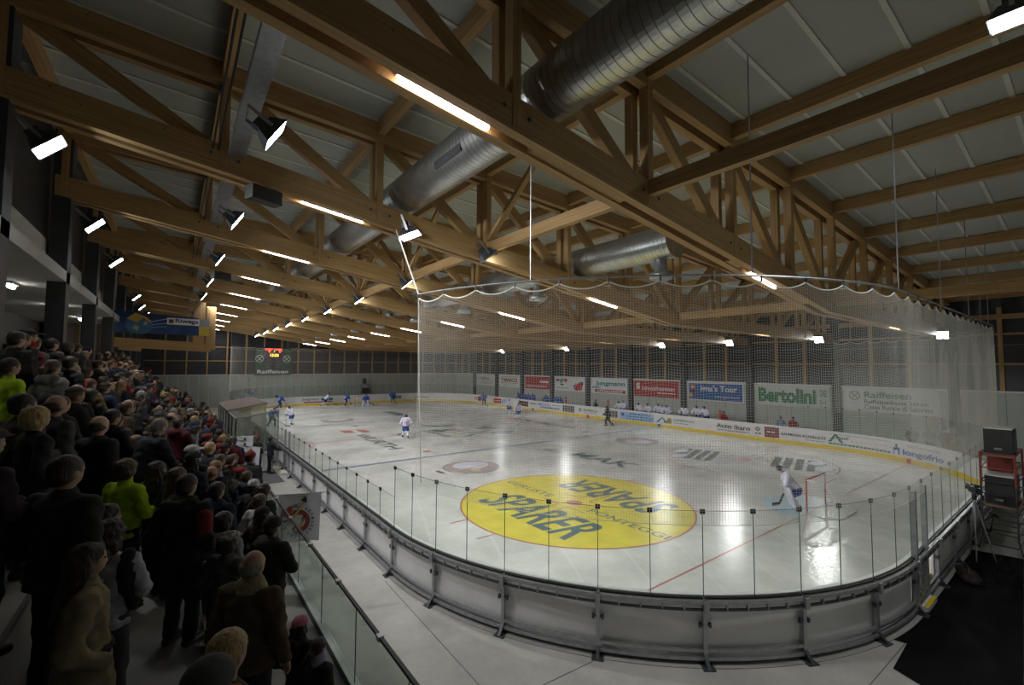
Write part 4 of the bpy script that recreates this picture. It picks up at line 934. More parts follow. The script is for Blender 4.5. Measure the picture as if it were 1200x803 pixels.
FLAGM = mat('flag_white', (0.66,0.66,0.72), 0.8, 0, 0.05, 3); FRED = mat('flag_red', (0.38,0.06,0.05), 0.8)
def flag(a, b_, drop, label, full=True):
    """flag hanging from a rod pushed out over the railing from point a to point b_"""
    a = Vector(a); b_ = Vector(b_); L = (b_-a).length; r = (b_-a).normalized(); u = Vector((0,0,1)); n = r.cross(u).normalized()
    t = empty('club_flag', a, 0, label, 'flag', 'club flags on the railing')
    m = MB(); m.tube([(0,0,0), tuple(r*(L+0.06))], 0.012, 6); m.build('rod', STEEL, t)
    def P(x, y, l=0.0):   # x 0..1 along rod, y 0..1 from bottom
        wv = 0.035*math.sin(x*7+y*2)*(1-y*0.6); lean = -0.03*(1-y)*L
        return tuple(r*(0.08+x*(L-0.08)+lean)+u*(-drop*(1-y))+n*(wv+l))
    m = MB(); N = 14
    for i in range(N):
        for j in range(N): m.quad(P(i/N,j/N), P((i+1)/N,j/N), P((i+1)/N,(j+1)/N), P(i/N,(j+1)/N))
    m.build('cloth', FLAGM, t, True)
    def put(pts, mm, lift, name='crest_print'):
        for sgn in (1,-1):
            m = MB(); m.poly([P(x,y,sgn*lift) for x,y in (pts if sgn < 0 else pts[::-1])]); m.build(name, mm, t)
    def arc(cx, cy, r0, r1, a0, a1, mm, lift, nn=24):
        for sgn in (1,-1):
            m = MB(); A = np.linspace(a0, a1, nn+1)
            for i in range(nn): m.quad(*[P(cx+rr*math.cos(q), cy+rr*math.sin(q)*L/drop, sgn*lift) for q, rr in ((A[i],r0),(A[i],r1),(A[i+1],r1),(A[i+1],r0))])
            m.build('crest_print', mm, t)
    def tx(s, x, y, wd, ht, lift, rot=0.0):
        V, F = text_geo(s, 0.02); lo = V.min(0); hi = V.max(0); A = (V[:,0]-lo[0])/(hi[0]-lo[0])*wd; Bq = (V[:,1]-lo[1])/(hi[1]-lo[1])*ht
        cr, srn = math.cos(rot), math.sin(rot)
        for sgn in (1,-1):
            m = MB(); m.add([P(x+p*cr-q*srn, y+(p*srn+q*cr)*L/drop, sgn*lift) for p, q in zip(A, Bq)], F); m.build('lettering', DARK, t)
    cx, cy, R = 0.50, 0.42, 0.24
    arc(cx, cy, R*0.62, R, -1.9, 2.3, FRED, 0.006); arc(cx, cy, R, R*1.06, -1.9, 2.4, DARK, 0.005)
    put([(0.05,0.48),(0.1,0.72),(0.2,0.70),(0.24,0.76),(0.33,0.74),(0.33,0.5),(0.2,0.42)], FRED, 0.006)
    put([(0.22,0.40),(0.26,0.36),(0.62,0.78),(0.58,0.80)], GOLD, 0.009); put([(0.54,0.84),(0.66,0.80),(0.66,0.90),(0.60,0.96),(0.52,0.90)], DARK, 0.009); put([(0.52,0.90),(0.60,0.96),(0.63,0.96),(0.56,0.88)], GOLD, 0.011)
    put([(0.55,0.48),(0.63,0.56),(0.66,0.50),(0.58,0.40)], DARK, 0.009); put([(0.57,0.47),(0.63,0.51),(0.6,0.44)], GOLD, 0.011)
    put([(0.40,0.22),(0.56,0.42),(0.60,0.38),(0.46,0.20)], GOLD, 0.009); put([(0.34,0.28),(0.42,0.40),(0.46,0.32),(0.38,0.22)], FRED, 0.008)
    tx('HC', 0.34, 0.70, 0.15, 0.09, 0.009, 0.1); tx('III', 0.36, 0.60, 0.12, 0.07, 0.009, 0.15)
    word = 'NEUMARKT\u00b7EGNA'; A = np.linspace(1.05, -2.3, len(word))
    for ch, q in zip(word, A):
        tx(ch, cx+R*1.20*math.cos(q)-0.02*math.cos(q-1.57), cy+(R*1.20*math.sin(q)-0.02*math.sin(q-1.57))*L/drop, 0.05 if ch != '\u00b7' else 0.015, 0.075 if ch != '\u00b7' else 0.015, 0.009, q-1.57)
    return t
def onx(px, py, X):
    d = ray(px, py); return CAM+d*(X-CAM[0])/d[0]
def rail_flag(p0, p1, drop, label, full=True):
    a = onx(*p0, XRAIL); a[2] = TZ0+1.0; b_ = onz(*p1, TZ0+1.02)
    d = b_-a; d[2] = 0.02; L = np.linalg.norm(d); d = d/L*min(L, 1.25)
    flag(a, a+d, drop, label, full)
rail_flag((322,583),(377,577), 1.02, 'large white club flag with red crest, nearest on the railing')
rail_flag((277,522),(310,525), 1.05, 'white club flag with red crest, second along the railing')
rail_flag((272,517),(298,518), 1.0, 'white club flag seen edge-on, third along the railing')
rail_flag((270,512),(297,511), 1.0, 'white club flag farthest along the railing')

# ================================================================== PENALTY SHELTER
ps = empty('penalty_shelter', (-16.2,20.0,0), 0, 'glazed penalty box shelter with brown roof on the stand side of the boards', 'shelter')
DUSTY = glass('dusty_glass', (0.62,0.60,0.56), 0.22)
def pane(parent, a, b_, z0, z1a, z1b, m=None):
    q = MB(); q.quad((a[0],a[1],z0),(b_[0],b_[1],z0),(b_[0],b_[1],z1b),(a[0],a[1],z1a)); q.build('glass_pane', m or DUSTY, parent)
    for p, z in ((a,z1a),(b_,z1b)):
        q = MB(); q.bar((p[0],p[1],0),(p[0],p[1],z),0.05,0.05,(0,1,0)); q.build('frame_post', STEEL, parent)
    q = MB(); q.bar((a[0],a[1],z1a),(b_[0],b_[1],z1b),0.06,0.06); q.build('frame_rail', STEEL, parent)
pane(ps, (-1.0,0), (0.95,0), 0.0, 2.6, 2.95)
for k in range(6): pane(ps, (-1.0,0+1.8*k), (-1.0,1.8*(k+1)), 0.0, 2.6, 2.6)
pane(ps, (-1.0,4.2), (0.95,4.2), 0, 2.6, 2.95); pane(ps, (-1.0,10.8), (0.95,10.8), 0, 2.6, 2.95)
q = MB(); q._hexa([(x,yy,z+(x+1.05)*0.17) for z in (2.6,2.68) for yy in (4.2,10.9) for x in (-1.05,1.05)]); q.build('roof', mat('brown_roof',(0.17,0.13,0.11),0.7), ps)
B('bench', WOOD, ps, (-0.8,-0.4,0.6,10.2,0.42,0.47)); B('bench_leg', DSTEEL, ps, (-0.75,-0.45,1.0,1.05,0,0.42)); B('bench_leg', DSTEEL, ps, (-0.75,-0.45,9.8,9.85,0,0.42))
tb = empty('folding_table', (-16.6,17.6,0), 0, 'white low barrier panel in front of the penalty shelter', 'barrier'); B('panel', WHITE, tb, (-0.9,0.9,1.2,1.26,0.05,1.0)); B('base_rail', DSTEEL, tb, (-0.9,0.9,1.1,1.36,-0.02,0.05))
rm = empty('rubber_mat', (-16.4,17.5,-0.02), 0, 'dark grey rubber mat at the stand-side gate beside two men', 'mat'); B('sheet', mat('rubber_grey',(0.12,0.125,0.13),0.85), rm, (-1.1,0.85,-1.3,2.3,0,0.012))

# black mats at the near right
def matpoly(pts, z, label):
    P = [onz(px, py) for px, py in pts]; cx = sum(p[0] for p in P)/len(P); cy = sum(p[1] for p in P)/len(P)
    t = empty('floor_mat', (cx,cy,z), 0, label, 'mat', 'black floor mats'); b = MB(); pp = [(p[0]-cx,p[1]-cy) for p in P]
    if sum(pp[i][0]*pp[(i+1) % len(pp)][1]-pp[(i+1) % len(pp)][0]*pp[i][1] for i in range(len(pp))) < 0: pp = pp[::-1]
    b.prism(pp, 0, 0.012); b.build('sheet', RUBB, t)
    for i in range(6):
        b = MB(); x = -3+i*1.2
    return t
RUBB = mat('black_rubber', (0.006,0.006,0.007), 0.95, 0, 0.3, 1.5, 0.5, 4, 0.1)
matpoly([(1044,748),(1070,716),(1118,640),(1200,655),(1200,803),(1120,770)], -0.02, 'black rubber mat laid at the gate of the near end')
matpoly([(1062,756),(1047,783),(1080,803),(1200,850),(1200,760),(1110,700)], -0.006, 'overlapping black rubber mat at the bottom right corner')

# ================================================================== SPEAKER TOWER, VIDEO CAMERA, BAG
tw = empty('speaker_tower', (0.35,-4.85,-0.02), 0, 'wheeled scaffold tower with red rails carrying loudspeakers', 'scaffold tower')
TR_ = mat('tower_red', (0.35,0.05,0.04), 0.45); TG = mat('tower_dark', (0.07,0.075,0.08), 0.45, 0.5)
for sx in (-0.9,0.9):
    for sy in (-0.35,0.35):
        b = MB(); b.tube([(sx*1.12,sy*1.25,0.12),(sx,sy,0.5),(sx,sy,2.05)], 0.025, 6); b.build('upright', TG, tw); b = MB(); b.tube([(sx,sy,2.05),(sx,sy,2.95)], 0.026, 6); b.build('upright', TR_, tw)
        b = MB(); b.lathe((sx*1.12,sy*1.25-0.02,0.08), [(0.02,-0.02),(0.08,-0.02),(0.08,0.03),(0.02,0.03)], 12, 'y'); b.build('caster', BLACK, tw)
for z, m in ((0.3,TG),(0.62,TG),(0.9,TG),(1.2,TG),(1.75,TG),(2.1,TG),(2.5,TR_),(2.92,TR_)):
    for sy in (-0.35,0.35): b = MB(); b.tube([(-0.9,sy,z),(0.9,sy,z)], 0.02, 5); b.build('rung', m, tw)
    for sx in (-0.9,0.9): b = MB(); b.tube([(sx,-0.35,z),(sx,0.35,z)], 0.02, 5); b.build('rung', m, tw)
B('platform', mat('ply',(0.22,0.15,0.10),0.7), tw, (-0.88,0.88,-0.34,0.34,1.38,1.43)); B('platform', mat('ply',(0.22,0.15,0.10),0.7), tw, (-0.88,0.88,-0.34,0.34,2.84,2.89)); B('toe_board', TR_, tw, (-0.9,0.9,-0.37,-0.35,1.34,1.46))
for z0, z1, lb, hw in ((1.43,2.25,'large black loudspeaker on the lower deck of the scaffold tower',0.62),(2.89,3.62,'black loudspeaker standing on top of the scaffold tower',0.45)):
    t = empty('loudspeaker', (0.2,-4.85,z0-0.02), 0, lb, 'loudspeaker', 'tower loudspeakers')
    b = MB(); b._hexa([(x*(1 if yy < 0 else 0.85), yy, z) for z in (0,z1-z0) for yy in (-0.3,0.3) for x in (-hw,hw)]); b.build('cabinet', BLACK, t)
    B('grille', DSTEEL, t, (-hw+0.05,hw-0.05,-0.315,-0.30,0.06,z1-z0-0.06)); B('badge', STEEL, t, (-0.06,0.06,-0.325,-0.315,0.1,0.14))
    B('lid_cover', WPAINT, t, (-hw,hw,-0.3,0.28,z1-z0,z1-z0+0.03))
    B('badge', STEEL, t, (-hw-0.012,-hw,-0.08,0.08,0.12,0.18))
t = empty('red_crate', (0.65,-4.8,2.27), 0, 'dark red box on the scaffold tower between the loudspeakers', 'box'); B('body', mat('crate_red',(0.20,0.03,0.025),0.5), t, (-0.32,0.32,-0.25,0.25,0,0.5)); B('lid', mat('crate_red'), t, (-0.34,0.34,-0.27,0.27,0.5,0.55)) if False else B('lid', MATS['crate_red'], t, (-0.34,0.34,-0.27,0.27,0.5,0.55))
vc = empty('video_camera', (-1.4,-4.45,0), 0.5, 'black video camera on a tripod beside the end boards', 'video camera')
b = MB(); b.box(-0.24,0.16,-0.06,0.06,1.62,1.76); b.build('body', BLACK, vc); b = MB(); b.lathe((0.16,0,1.69), [(0.045,0),(0.05,0.1),(0.06,0.18),(0.01,0.18)], 12, 'x'); b.build('lens', BLACK, vc)
B('viewfinder', BLACK, vc, (-0.08,0.08,-0.11,-0.05,1.76,1.82)); B('top_handle', BLACK, vc, (-0.15,0.1,-0.015,0.015,1.80,1.83)); B('microphone', BLACK, vc, (0.0,0.26,0.05,0.08,1.78,1.81)); B('handle_post', BLACK, vc, (-0.14,-0.11,-0.015,0.015,1.76,1.81))
b = MB(); b.lathe((-0.02,0,1.45), [(0.05,0),(0.06,0.1),(0.03,0.17)], 10); b.build('pan_head', BLACK, vc)
for a_ in (0.3, 2.4, 4.5): b = MB(); b.tube([(-0.02,0,1.47),(-0.02+0.38*math.cos(a_),0.30*math.sin(a_)-0.08,-0.02)], [0.02,0.015], 6); b.build('tripod_leg', STEEL, vc)
b = MB(); b.tube([(-0.1,-0.05,1.5),(-0.45,-0.25,1.3)], 0.012, 6); b.build('pan_handle', BLACK, vc)
vc.scale = (1,1,1.14)
bg = empty('kit_bag', (-3.45,-4.55,-0.02), 0.3, 'dark crumpled kit bag at the foot of the end boards', 'bag')

# ================================================================== IMPLICIT SURFACES FOR PEOPLE
def d_cap(P, a, b, ra, rb, S):
    S = np.array(S); a = np.array(a)/S; ab = np.array(b)/S-a; Q = P/S-a
    t = np.clip((Q@ab)/max(ab@ab, 1e-9), 0, 1); return (np.linalg.norm(Q-t[...,None]*ab, axis=-1)-(ra+(rb-ra)*t))*S.min()
def d_ell(P, c, r):
    Q = P-np.array(c); r = np.array(r); k0 = np.linalg.norm(Q/r, axis=-1); k1 = np.linalg.norm(Q/(r*r), axis=-1); return k0*(k0-1)/np.maximum(k1, 1e-6)
def cap(a, b, ra, rb=None, S=(1,1,1)): return ('c', a, b, ra, ra if rb is None else rb, S)
def ell(c, r): return ('e', c, r)
def sdf_mesh(prims, h, k=0.02, cuts=(), noise=0.0, nf=(9,9,7), seed=0):
    lo = np.array([9.]*3); hi = -lo
    for p in prims:
        if p[0] == 'c': R = max(p[3],p[4])*max(p[5]); q = np.array([p[1],p[2]]); lo = np.minimum(lo, q.min(0)-R); hi = np.maximum(hi, q.max(0)+R)
        else: lo = np.minimum(lo, np.array(p[1])-p[2]); hi = np.maximum(hi, np.array(p[1])+p[2])
    lo = lo-2.2*h-noise; hi = hi+2.2*h+noise; n = np.maximum(np.ceil((hi-lo)/h).astype(int)+1, 4)
    ax = [lo[i]+h*np.arange(n[i]) for i in range(3)]; P = np.stack(np.meshgrid(*ax, indexing='ij'), -1)
    D = None
    for p in prims:
        d = d_cap(P, *p[1:]) if p[0] == 'c' else d_ell(P, p[1], p[2])
        if D is None: D = d
        else:
            t = np.clip(0.5+0.5*(d-D)/k, 0, 1); D = d*(1-t)+D*t-k*t*(1-t)
    if noise > 0:
        r_ = np.random.default_rng(seed); ph = r_.uniform(0, 6.28, 6)
        D = D+noise*(np.sin(P[...,2]*nf[2]*6.3+2.2*np.sin(P[...,1]*nf[1]+ph[0])+ph[1])*0.5+np.sin(P[...,0]*nf[0]*4+P[...,2]*nf[2]*2.3+ph[2])*np.sin(P[...,1]*nf[1]*3+ph[3])*0.7)
    for nrm, c in cuts:      # keep the side where nrm.p <= c
        D = np.maximum(D, P@np.array(nrm, float)-c)
    return surfnet(D, lo, h)
def surfnet(f, lo, h):
    s = f < 0; nx, ny, nz = f.shape
    acc = np.zeros((nx-1,ny-1,nz-1,3)); cnt = np.zeros((nx-1,ny-1,nz-1))
    def sl(a, o): return a[o[0]:o[0]+nx-1, o[1]:o[1]+ny-1, o[2]:o[2]+nz-1]
    for ax in range(3):
        o1, o2 = [i for i in range(3) if i != ax]
        for i in (0,1):
            for j in (0,1):
                a = [0,0,0]; a[o1] = i; a[o2] = j; b = list(a); b[ax] = 1
                fa = sl(f, a); fb = sl(f, b); m = (fa < 0) != (fb < 0)
                t = np.where(m, fa/np.where(m, fa-fb, 1), 0); p = np.zeros(acc.shape); p[...,o1] = i; p[...,o2] = j; p[...,ax] = t
                acc += p*m[...,None]; cnt += m
    mk = cnt > 0; idx = -np.ones(mk.shape, int); idx[mk] = np.arange(mk.sum())
    ijk = np.stack(np.nonzero(mk), -1); V = lo+h*(ijk+acc[mk]/cnt[mk][:,None]); F = []
    for ax in range(3):
        o1, o2 = [(1,2),(2,0),(0,1)][ax]
        A = [slice(1,-1)]*3; A[ax] = slice(0,-1); Bq = [slice(1,-1)]*3; Bq[ax] = slice(1,None)
        sa = s[tuple(A)]; sb_ = s[tuple(Bq)]; ch = sa != sb_; pos = np.stack(np.nonzero(ch), -1)
        if len(pos) == 0: continue
        st = sa[ch]; off = np.ones(3, int); off[ax] = 0; base = pos+off
        def cell(d1, d2):
            q = base.copy(); q[:,o1] -= d1; q[:,o2] -= d2; return idx[q[:,0],q[:,1],q[:,2]]
        Q = np.stack([cell(1,1), cell(0,1), cell(0,0), cell(1,0)], -1)
        F.append(np.where(st[:,None], Q, Q[:,::-1]))
    F = np.concatenate(F) if F else np.zeros((0,4), int)
    return V, F[(F >= 0).all(1)]
def np_mesh(name, parts, mats):
    """parts: list of (V,F,matindex)"""
    me = bpy.data.meshes.new(name); nv = 0; VV = []; FF = []; MI = []
    for V, F, mi in parts:
        VV.append(V); FF.append(F+nv); MI.append(np.full(len(F), mi)); nv += len(V)
    V = np.concatenate(VV); F = np.concatenate(FF).astype(np.int32); MI = np.concatenate(MI).astype(np.int32)
    me.vertices.add(len(V)); me.vertices.foreach_set('co', V.astype(np.float32).ravel()); me.loops.add(F.size); me.loops.foreach_set('vertex_index', F.ravel()); me.polygons.add(len(F))
    me.polygons.foreach_set('loop_start', np.arange(0, F.size, 4, dtype=np.int32)); me.polygons.foreach_set('material_index', MI); me.polygons.foreach_set('use_smooth', np.ones(len(F), bool))
    me.update(calc_edges=True)
    for m in mats: me.materials.append(m)
    return me

ARM = {'down': ((-0.03,0.27,1.13),(0.05,0.28,0.90)), 'pocket': ((-0.09,0.30,1.14),(0.10,0.21,0.97)), 'crossed': ((0.05,0.28,1.13),(0.22,0.0,1.16)),
       'front': ((0.02,0.27,1.12),(0.26,0.12,1.10)), 'clap': ((0.06,0.27,1.14),(0.30,0.05,1.24)), 'rail': ((0.16,0.27,1.18),(0.38,0.20,1.08))}
def head_prims(): return [ell((0,0,1.645),(0.100,0.080,0.108)), ell((0.032,0,1.578),(0.058,0.054,0.055)), ell((0.055,0,1.60),(0.036,0.05,0.05)), cap((0.090,0,1.640),(0.106,0,1.610),0.009,0.012), ell((-0.005,0.081,1.625),(0.022,0.013,0.035)), ell((-0.005,-0.081,1.625),(0.022,0.013,0.035)), cap((-0.025,0,1.40),(0.0,0,1.57),0.058,0.052), ell((0.080,0,1.570),(0.014,0.026,0.009)), cap((0.082,-0.045,1.668),(0.082,0.045,1.668),0.010,0.010)]
def person_prims(pose='pocket', hair='short', hat=None, hood=False, coat=False, fem=False, bulk=1.0, collar=0.0):
    D = {}; k = 0.94 if fem else 1.0
    el, wr_ = ARM[pose]; sh = (-0.015, 0.200*k, 1.395)
    def my(p): return (p[0], -p[1], p[2])
    wl_ = my(wr_) if pose != 'crossed' else (0.20, 0.02, 1.10)
    hands = [wr_, wl_]
    D['body'] = head_prims()+[cap((0,0,0.98),(-0.01,0,1.34),0.115,0.13,(0.8,1.25,1)), cap(sh, my(sh), 0.06)]
    for s_, e_, w_ in ((sh, el, wr_), (my(sh), my(el), wl_)): D['body'] += [cap(s_, e_, 0.05, 0.042), cap(e_, w_, 0.042, 0.032)]
    for sy in (1,-1): D['body'] += [cap((0,0.09*sy,0.93),(0.015,0.1*sy,0.5),0.08,0.055), cap((0.015,0.1*sy,0.5),(-0.02,0.105*sy,0.08),0.055,0.04)]
    J = [cap((0.0,0,0.98),(-0.012,0,1.33),0.150*bulk,0.152*bulk,(0.86,1.22*k,1)), cap((-0.012,0.175*k,1.385),(-0.012,-0.175*k,1.385),0.083*bulk), cap((-0.01,0,1.40),(-0.008,0,1.475+collar),0.078,0.070)]
    for s_, e_, w_ in ((sh, el, wr_), (my(sh), my(el), wl_)): J += [cap(s_, e_, 0.078*bulk, 0.066*bulk), cap(e_, w_, 0.066*bulk, 0.052)]
    J += [cap((0.0,0,0.98),(0.0,0,0.55 if coat else 0.87),0.155*bulk,(0.215 if coat else 0.175)*bulk,(0.90,1.12*k,1))]
    if hood: J += [ell((-0.115,0,1.455),(0.085,0.135,0.085)), ell((-0.06,0.10,1.49),(0.08,0.05,0.055)), ell((-0.06,-0.10,1.49),(0.08,0.05,0.055))]
    D['jacket'] = J; D['hem'] = 0.52 if coat else 0.84
    T = [ell((0.0,0,0.93),(0.125,0.168,0.11))]
    for sy in (1,-1): T += [cap((0,0.088*sy,0.90),(0.018,0.105*sy,0.50),0.098,0.075), cap((0.018,0.105*sy,0.50),(-0.015,0.11*sy,0.10),0.073,0.066)]
    D['trousers'] = T
    D['shoes'] = [[cap((-0.055,0.11*sy,0.05),(0.13,0.125*sy,0.035),0.048,0.040,(1,1,0.95)), cap((-0.03,0.11*sy,0.06),(-0.025,0.11*sy,0.12),0.045)] for sy in (1,-1)]
    face = ((0.86,0,-0.50), 0.86*0.062-0.50*1.64)
    H = None; hc = [face]
    if hair == 'short': H = [ell((-0.012,0,1.662),(0.110,0.091,0.104)), ell((-0.05,0,1.60),(0.062,0.075,0.06))]
    elif hair == 'bald': H = [ell((-0.014,0,1.63),(0.104,0.088,0.085))]; hc = [face, ((0.35,0,1), 1.655)]
    elif hair == 'long': H = [ell((-0.016,0,1.662),(0.115,0.097,0.106)), cap((-0.05,0,1.62),(-0.105,0,1.33),0.088,0.085,(0.8,1.25,1)), ell((0.0,0.085,1.52),(0.05,0.035,0.12)), ell((0.0,-0.085,1.52),(0.05,0.035,0.12))]
    elif hair == 'vlong': H = [ell((-0.016,0,1.662),(0.117,0.099,0.107)), cap((-0.05,0,1.62),(-0.125,0,1.18),0.092,0.085,(0.85,1.45,1)), ell((0.0,0.09,1.50),(0.05,0.045,0.16)), ell((0.0,-0.09,1.50),(0.05,0.045,0.16))]
    elif hair == 'bob': H = [ell((-0.016,0,1.658),(0.118,0.102,0.110)), ell((-0.035,0,1.585),(0.095,0.108,0.085))]
    elif hair == 'pony': H = [ell((-0.012,0,1.662),(0.112,0.093,0.105)), ell((-0.05,0,1.61),(0.06,0.078,0.06)), cap((-0.105,0,1.66),(-0.15,0,1.60),0.03,0.042), cap((-0.15,0,1.60),(-0.15,0,1.44),0.044,0.018)]
    elif hair == 'curly': H = [ell((-0.022,0,1.665),(0.135,0.125,0.120)), ell((-0.055,0,1.56),(0.10,0.125,0.10))]
    D['hair'] = H; D['hair_cuts'] = hc; D['hair_noise'] = 0.012 if hair == 'curly' else (0.008 if hair in ('long','bob','vlong') else 0.003)
    if hat == 'beanie': D['hat'] = [ell((-0.012,0,1.688),(0.118,0.100,0.098)), cap((-0.012,0.0,1.668),(-0.012,0,1.676),0.1165,0.1165,(1,0.87,0.35))]; D['hat_cuts'] = [((-0.18,0,-1), -1.642)]
    elif hat == 'cap': D['hat'] = [ell((-0.012,0,1.682),(0.115,0.098,0.086)), ell((0.12,0,1.685),(0.085,0.066,0.011))]; D['hat_cuts'] = [((0,0,-1), -1.672)]
    elif hat == 'flat': D['hat'] = [ell((-0.008,0,1.695),(0.128,0.110,0.060)), ell((0.11,0,1.675),(0.05,0.065,0.012))]; D['hat_cuts'] = [((0,0,-1), -1.662)]
    elif hat == 'hood': D['hat'] = [ell((-0.02,0,1.655),(0.135,0.112,0.128)), ell((-0.06,0,1.52),(0.10,0.12,0.10))]; D['hat_cuts'] = [((0.9,0,-0.3), 0.9*0.05-0.3*1.64)]
    else: D['hat'] = None
    D['hands'] = hands; D['elbows'] = [el, my(el)]; return D
def hand_mesh(w, e, pose, h=0.0075):
    w = np.array(w); d = w-np.array(e); d = d/np.linalg.norm(d); sd = np.cross(d, (0,0,1)); sd = sd/np.linalg.norm(sd); up = np.cross(sd, d)
    p0 = w+d*0.03; pr = [cap(w, w+d*0.02, 0.026, 0.026), cap(p0-sd*0.022, p0-sd*0.022+d*0.055, 0.020, 0.017), cap(p0+sd*0.022, p0+sd*0.022+d*0.05, 0.020, 0.016), cap(p0, p0+d*0.055, 0.022, 0.018)]
    for k, ln in zip((-1.5,-0.5,0.5,1.5), (0.060,0.072,0.068,0.052)):
        b0 = p0+d*0.055+sd*0.0195*k; b1 = b0+d*ln*0.5-up*0.008; b2 = b1+d*ln*0.38-up*0.024; pr += [cap(b0, b1, 0.0095, 0.009), cap(b1, b2, 0.009, 0.0075)]
    t0 = p0+d*0.005-sd*0.03; t1 = t0+d*0.035-sd*0.028; t2 = t1+d*0.032-up*0.01; pr += [cap(t0, t1, 0.013, 0.011), cap(t1, t2, 0.011, 0.009)]
    pr = [tuple(tuple(q) if isinstance(q, np.ndarray) else q for q in p) for p in pr]
    return sdf_mesh(pr, h, 0.006)

def cloth(col, key=None):
    nm = 'cloth_%d_%d_%d' % tuple(int(c*255) for c in col)
    return mat(nm, col, 0.85, 0, 0.22, 12, 0.35, 14, 0.25)
def hairm(col):
    nm = 'hair_%d_%d_%d' % tuple(int(c*255) for c in col)
    if nm in MATS: return MATS[nm]
    m = mat(nm, col, 0.5, 0, 0.45, 1.0, 0.5, 1.0, 0.4); nt = m.node_tree
    tc = [n for n in nt.nodes if n.type == 'TEX_COORD'][0]; mp = nt.nodes.new('ShaderNodeMapping'); mp.inputs['Scale'].default_value = (70,70,7)
    nt.links.new(tc.outputs['Object'], mp.inputs[0])
    for n in nt.nodes:
        if n.type == 'TEX_NOISE': nt.links.new(mp.outputs[0], n.inputs['Vector'])
    return m
SKIN = [mat('skin_a',(0.36,0.22,0.15),0.55,0,0.08,8), mat('skin_b',(0.36,0.20,0.13),0.55,0,0.08,8), mat('skin_c',(0.48,0.30,0.21),0.55,0,0.08,8)]
EYE = mat('eye_dark',(0.02,0.015,0.01),0.3)
SHOE = mat('shoe_dark',(0.03,0.025,0.022),0.5)
HC = {'black':(0.012,0.010,0.009),'dark':(0.028,0.018,0.012),'brown':(0.07,0.04,0.022),'blond':(0.36,0.25,0.11),'grey':(0.20,0.19,0.17),'dblond':(0.22,0.14,0.065)}
K0 = (0.024,0.024,0.027); NAVY = (0.018,0.025,0.05); BROWN = (0.055,0.038,0.026); JEAN = (0.035,0.055,0.11); DGREY = (0.05,0.05,0.055); OLIVE = (0.065,0.06,0.045); REDC = (0.33,0.02,0.025); LIME = (0.38,0.58,0.02)

NEAR_POS = []
def person_detailed(loc, rz, h, spec, label, vox=0.022, group='spectators on the terrace', tilt=0.0, seated=False):
    pr = person_prims(spec.get('pose','pocket'), spec.get('hair','short'), spec.get('hat'), spec.get('hood',False), spec.get('coat',False), spec.get('fem',False), spec.get('bulk',1.0), spec.get('collar',0.0))
    sc = h/1.752; t = empty('person', loc, rz, label, 'person', group); t.rotation_euler = (0, tilt, rz)
    skin = SKIN[spec.get('skin', 0)]
    def part(name, V, F, m, parent=t):
        return link(name, np_mesh(name, [(V*sc, F, 0)], [m]), parent)
    vb = min(vox, 0.018)
    V, F = sdf_mesh(pr['body'], vb, 0.018); bits = [(V*sc, F, 0)]
    for w_, e_ in zip(pr['hands'], pr['elbows']):
        if spec.get('pose','pocket') not in ('pocket','crossed'):
            V, F = hand_mesh(w_, e_, None, 0.009); bits.append((V*sc, F, 0))
    body = link('body', np_mesh('body', bits, [skin]), t)
    for sy in (1,-1):
        V, F = sdf_mesh([ell((0.090,0.033*sy,1.645),(0.012,0.014,0.008))], 0.006, 0.004); link('eye', np_mesh('eye', [(V*sc,F,0)], [EYE]), body)
    jm_ = cloth(spec.get('jacket', K0))
    V, F = sdf_mesh(pr['jacket'], vox, 0.022, [((0,0,-1), -pr['hem'])], 0.011, nf=(11,11,9), seed=int(abs(loc[0]*37+loc[1]*91)*10)); jk = part('jacket', V, F, jm_)
    V, F = sdf_mesh(pr['trousers'], vox*1.1, 0.03, [((0,0,1),1.02),((0,0,-1),-0.05)], 0.005); part('trousers', V, F, cloth(spec.get('trousers', JEAN)))
    for s_ in pr['shoes']:
        V, F = sdf_mesh(s_, 0.02, 0.02, [((0,0,-1),0.0)]); part('shoe', V, F, SHOE)
    if pr['hair'] is not None:
        V, F = sdf_mesh(pr['hair'], 0.016, 0.03, pr['hair_cuts'], pr['hair_noise'], (25,25,12)); part('hair', V, F, hairm(HC[spec.get('hc','dark')]))
    if pr['hat'] is not None:
        V, F = sdf_mesh(pr['hat'], 0.015, 0.01, pr['hat_cuts']); part('hat', V, F, spec.get('hatm') or cloth(spec.get('hatc', K0)))
    for ex in spec.get('extra', ()):
        V, F = sdf_mesh(ex[1], ex[3] if len(ex) > 3 else 0.02, 0.02, ex[4] if len(ex) > 4 else (), 0.004, (20,20,15)); part(ex[0], V, F, ex[2])
    NEAR_POS.append((loc[0], loc[1])); return t
def at_px(px, py, lev, h):
    p = onz(px, py, step_z(lev)+h); return (float(p[0]), float(p[1]), step_z(lev))
def level_at(x): return max(i for i in range(7) if x <= EDG[i] or i == 0)
def stand_at(px, py, h, force=None):
    """walk along the pixel's ray until a head of a person of height h standing on the step below fits"""
    d = ray(px, py); best = None
    for t in np.arange(1.9, 13.0, 0.02):
        P = CAM+d*t; l = level_at(P[0]) if force is None else force; e = abs(P[2]-step_z(l)-h)+0.004*t
        if best is None or e < best[0]: best = (e, l, P)
    return best
PLAID = mat('plaid_wool',(0.22,0.21,0.20),0.9,0,0.9,26); PATT = mat('patterned_wool',(0.42,0.38,0.40),0.9,0,0.6,22)
FUR = mat('shearling',(0.36,0.29,0.17),0.95,0,0.25,60,0.8,80); SUEDE = (0.085,0.058,0.034)
ROLL = [cap((-0.01,0.0,1.455),(-0.015,0,1.50),0.112,0.098,(1,1.15,0.8))]
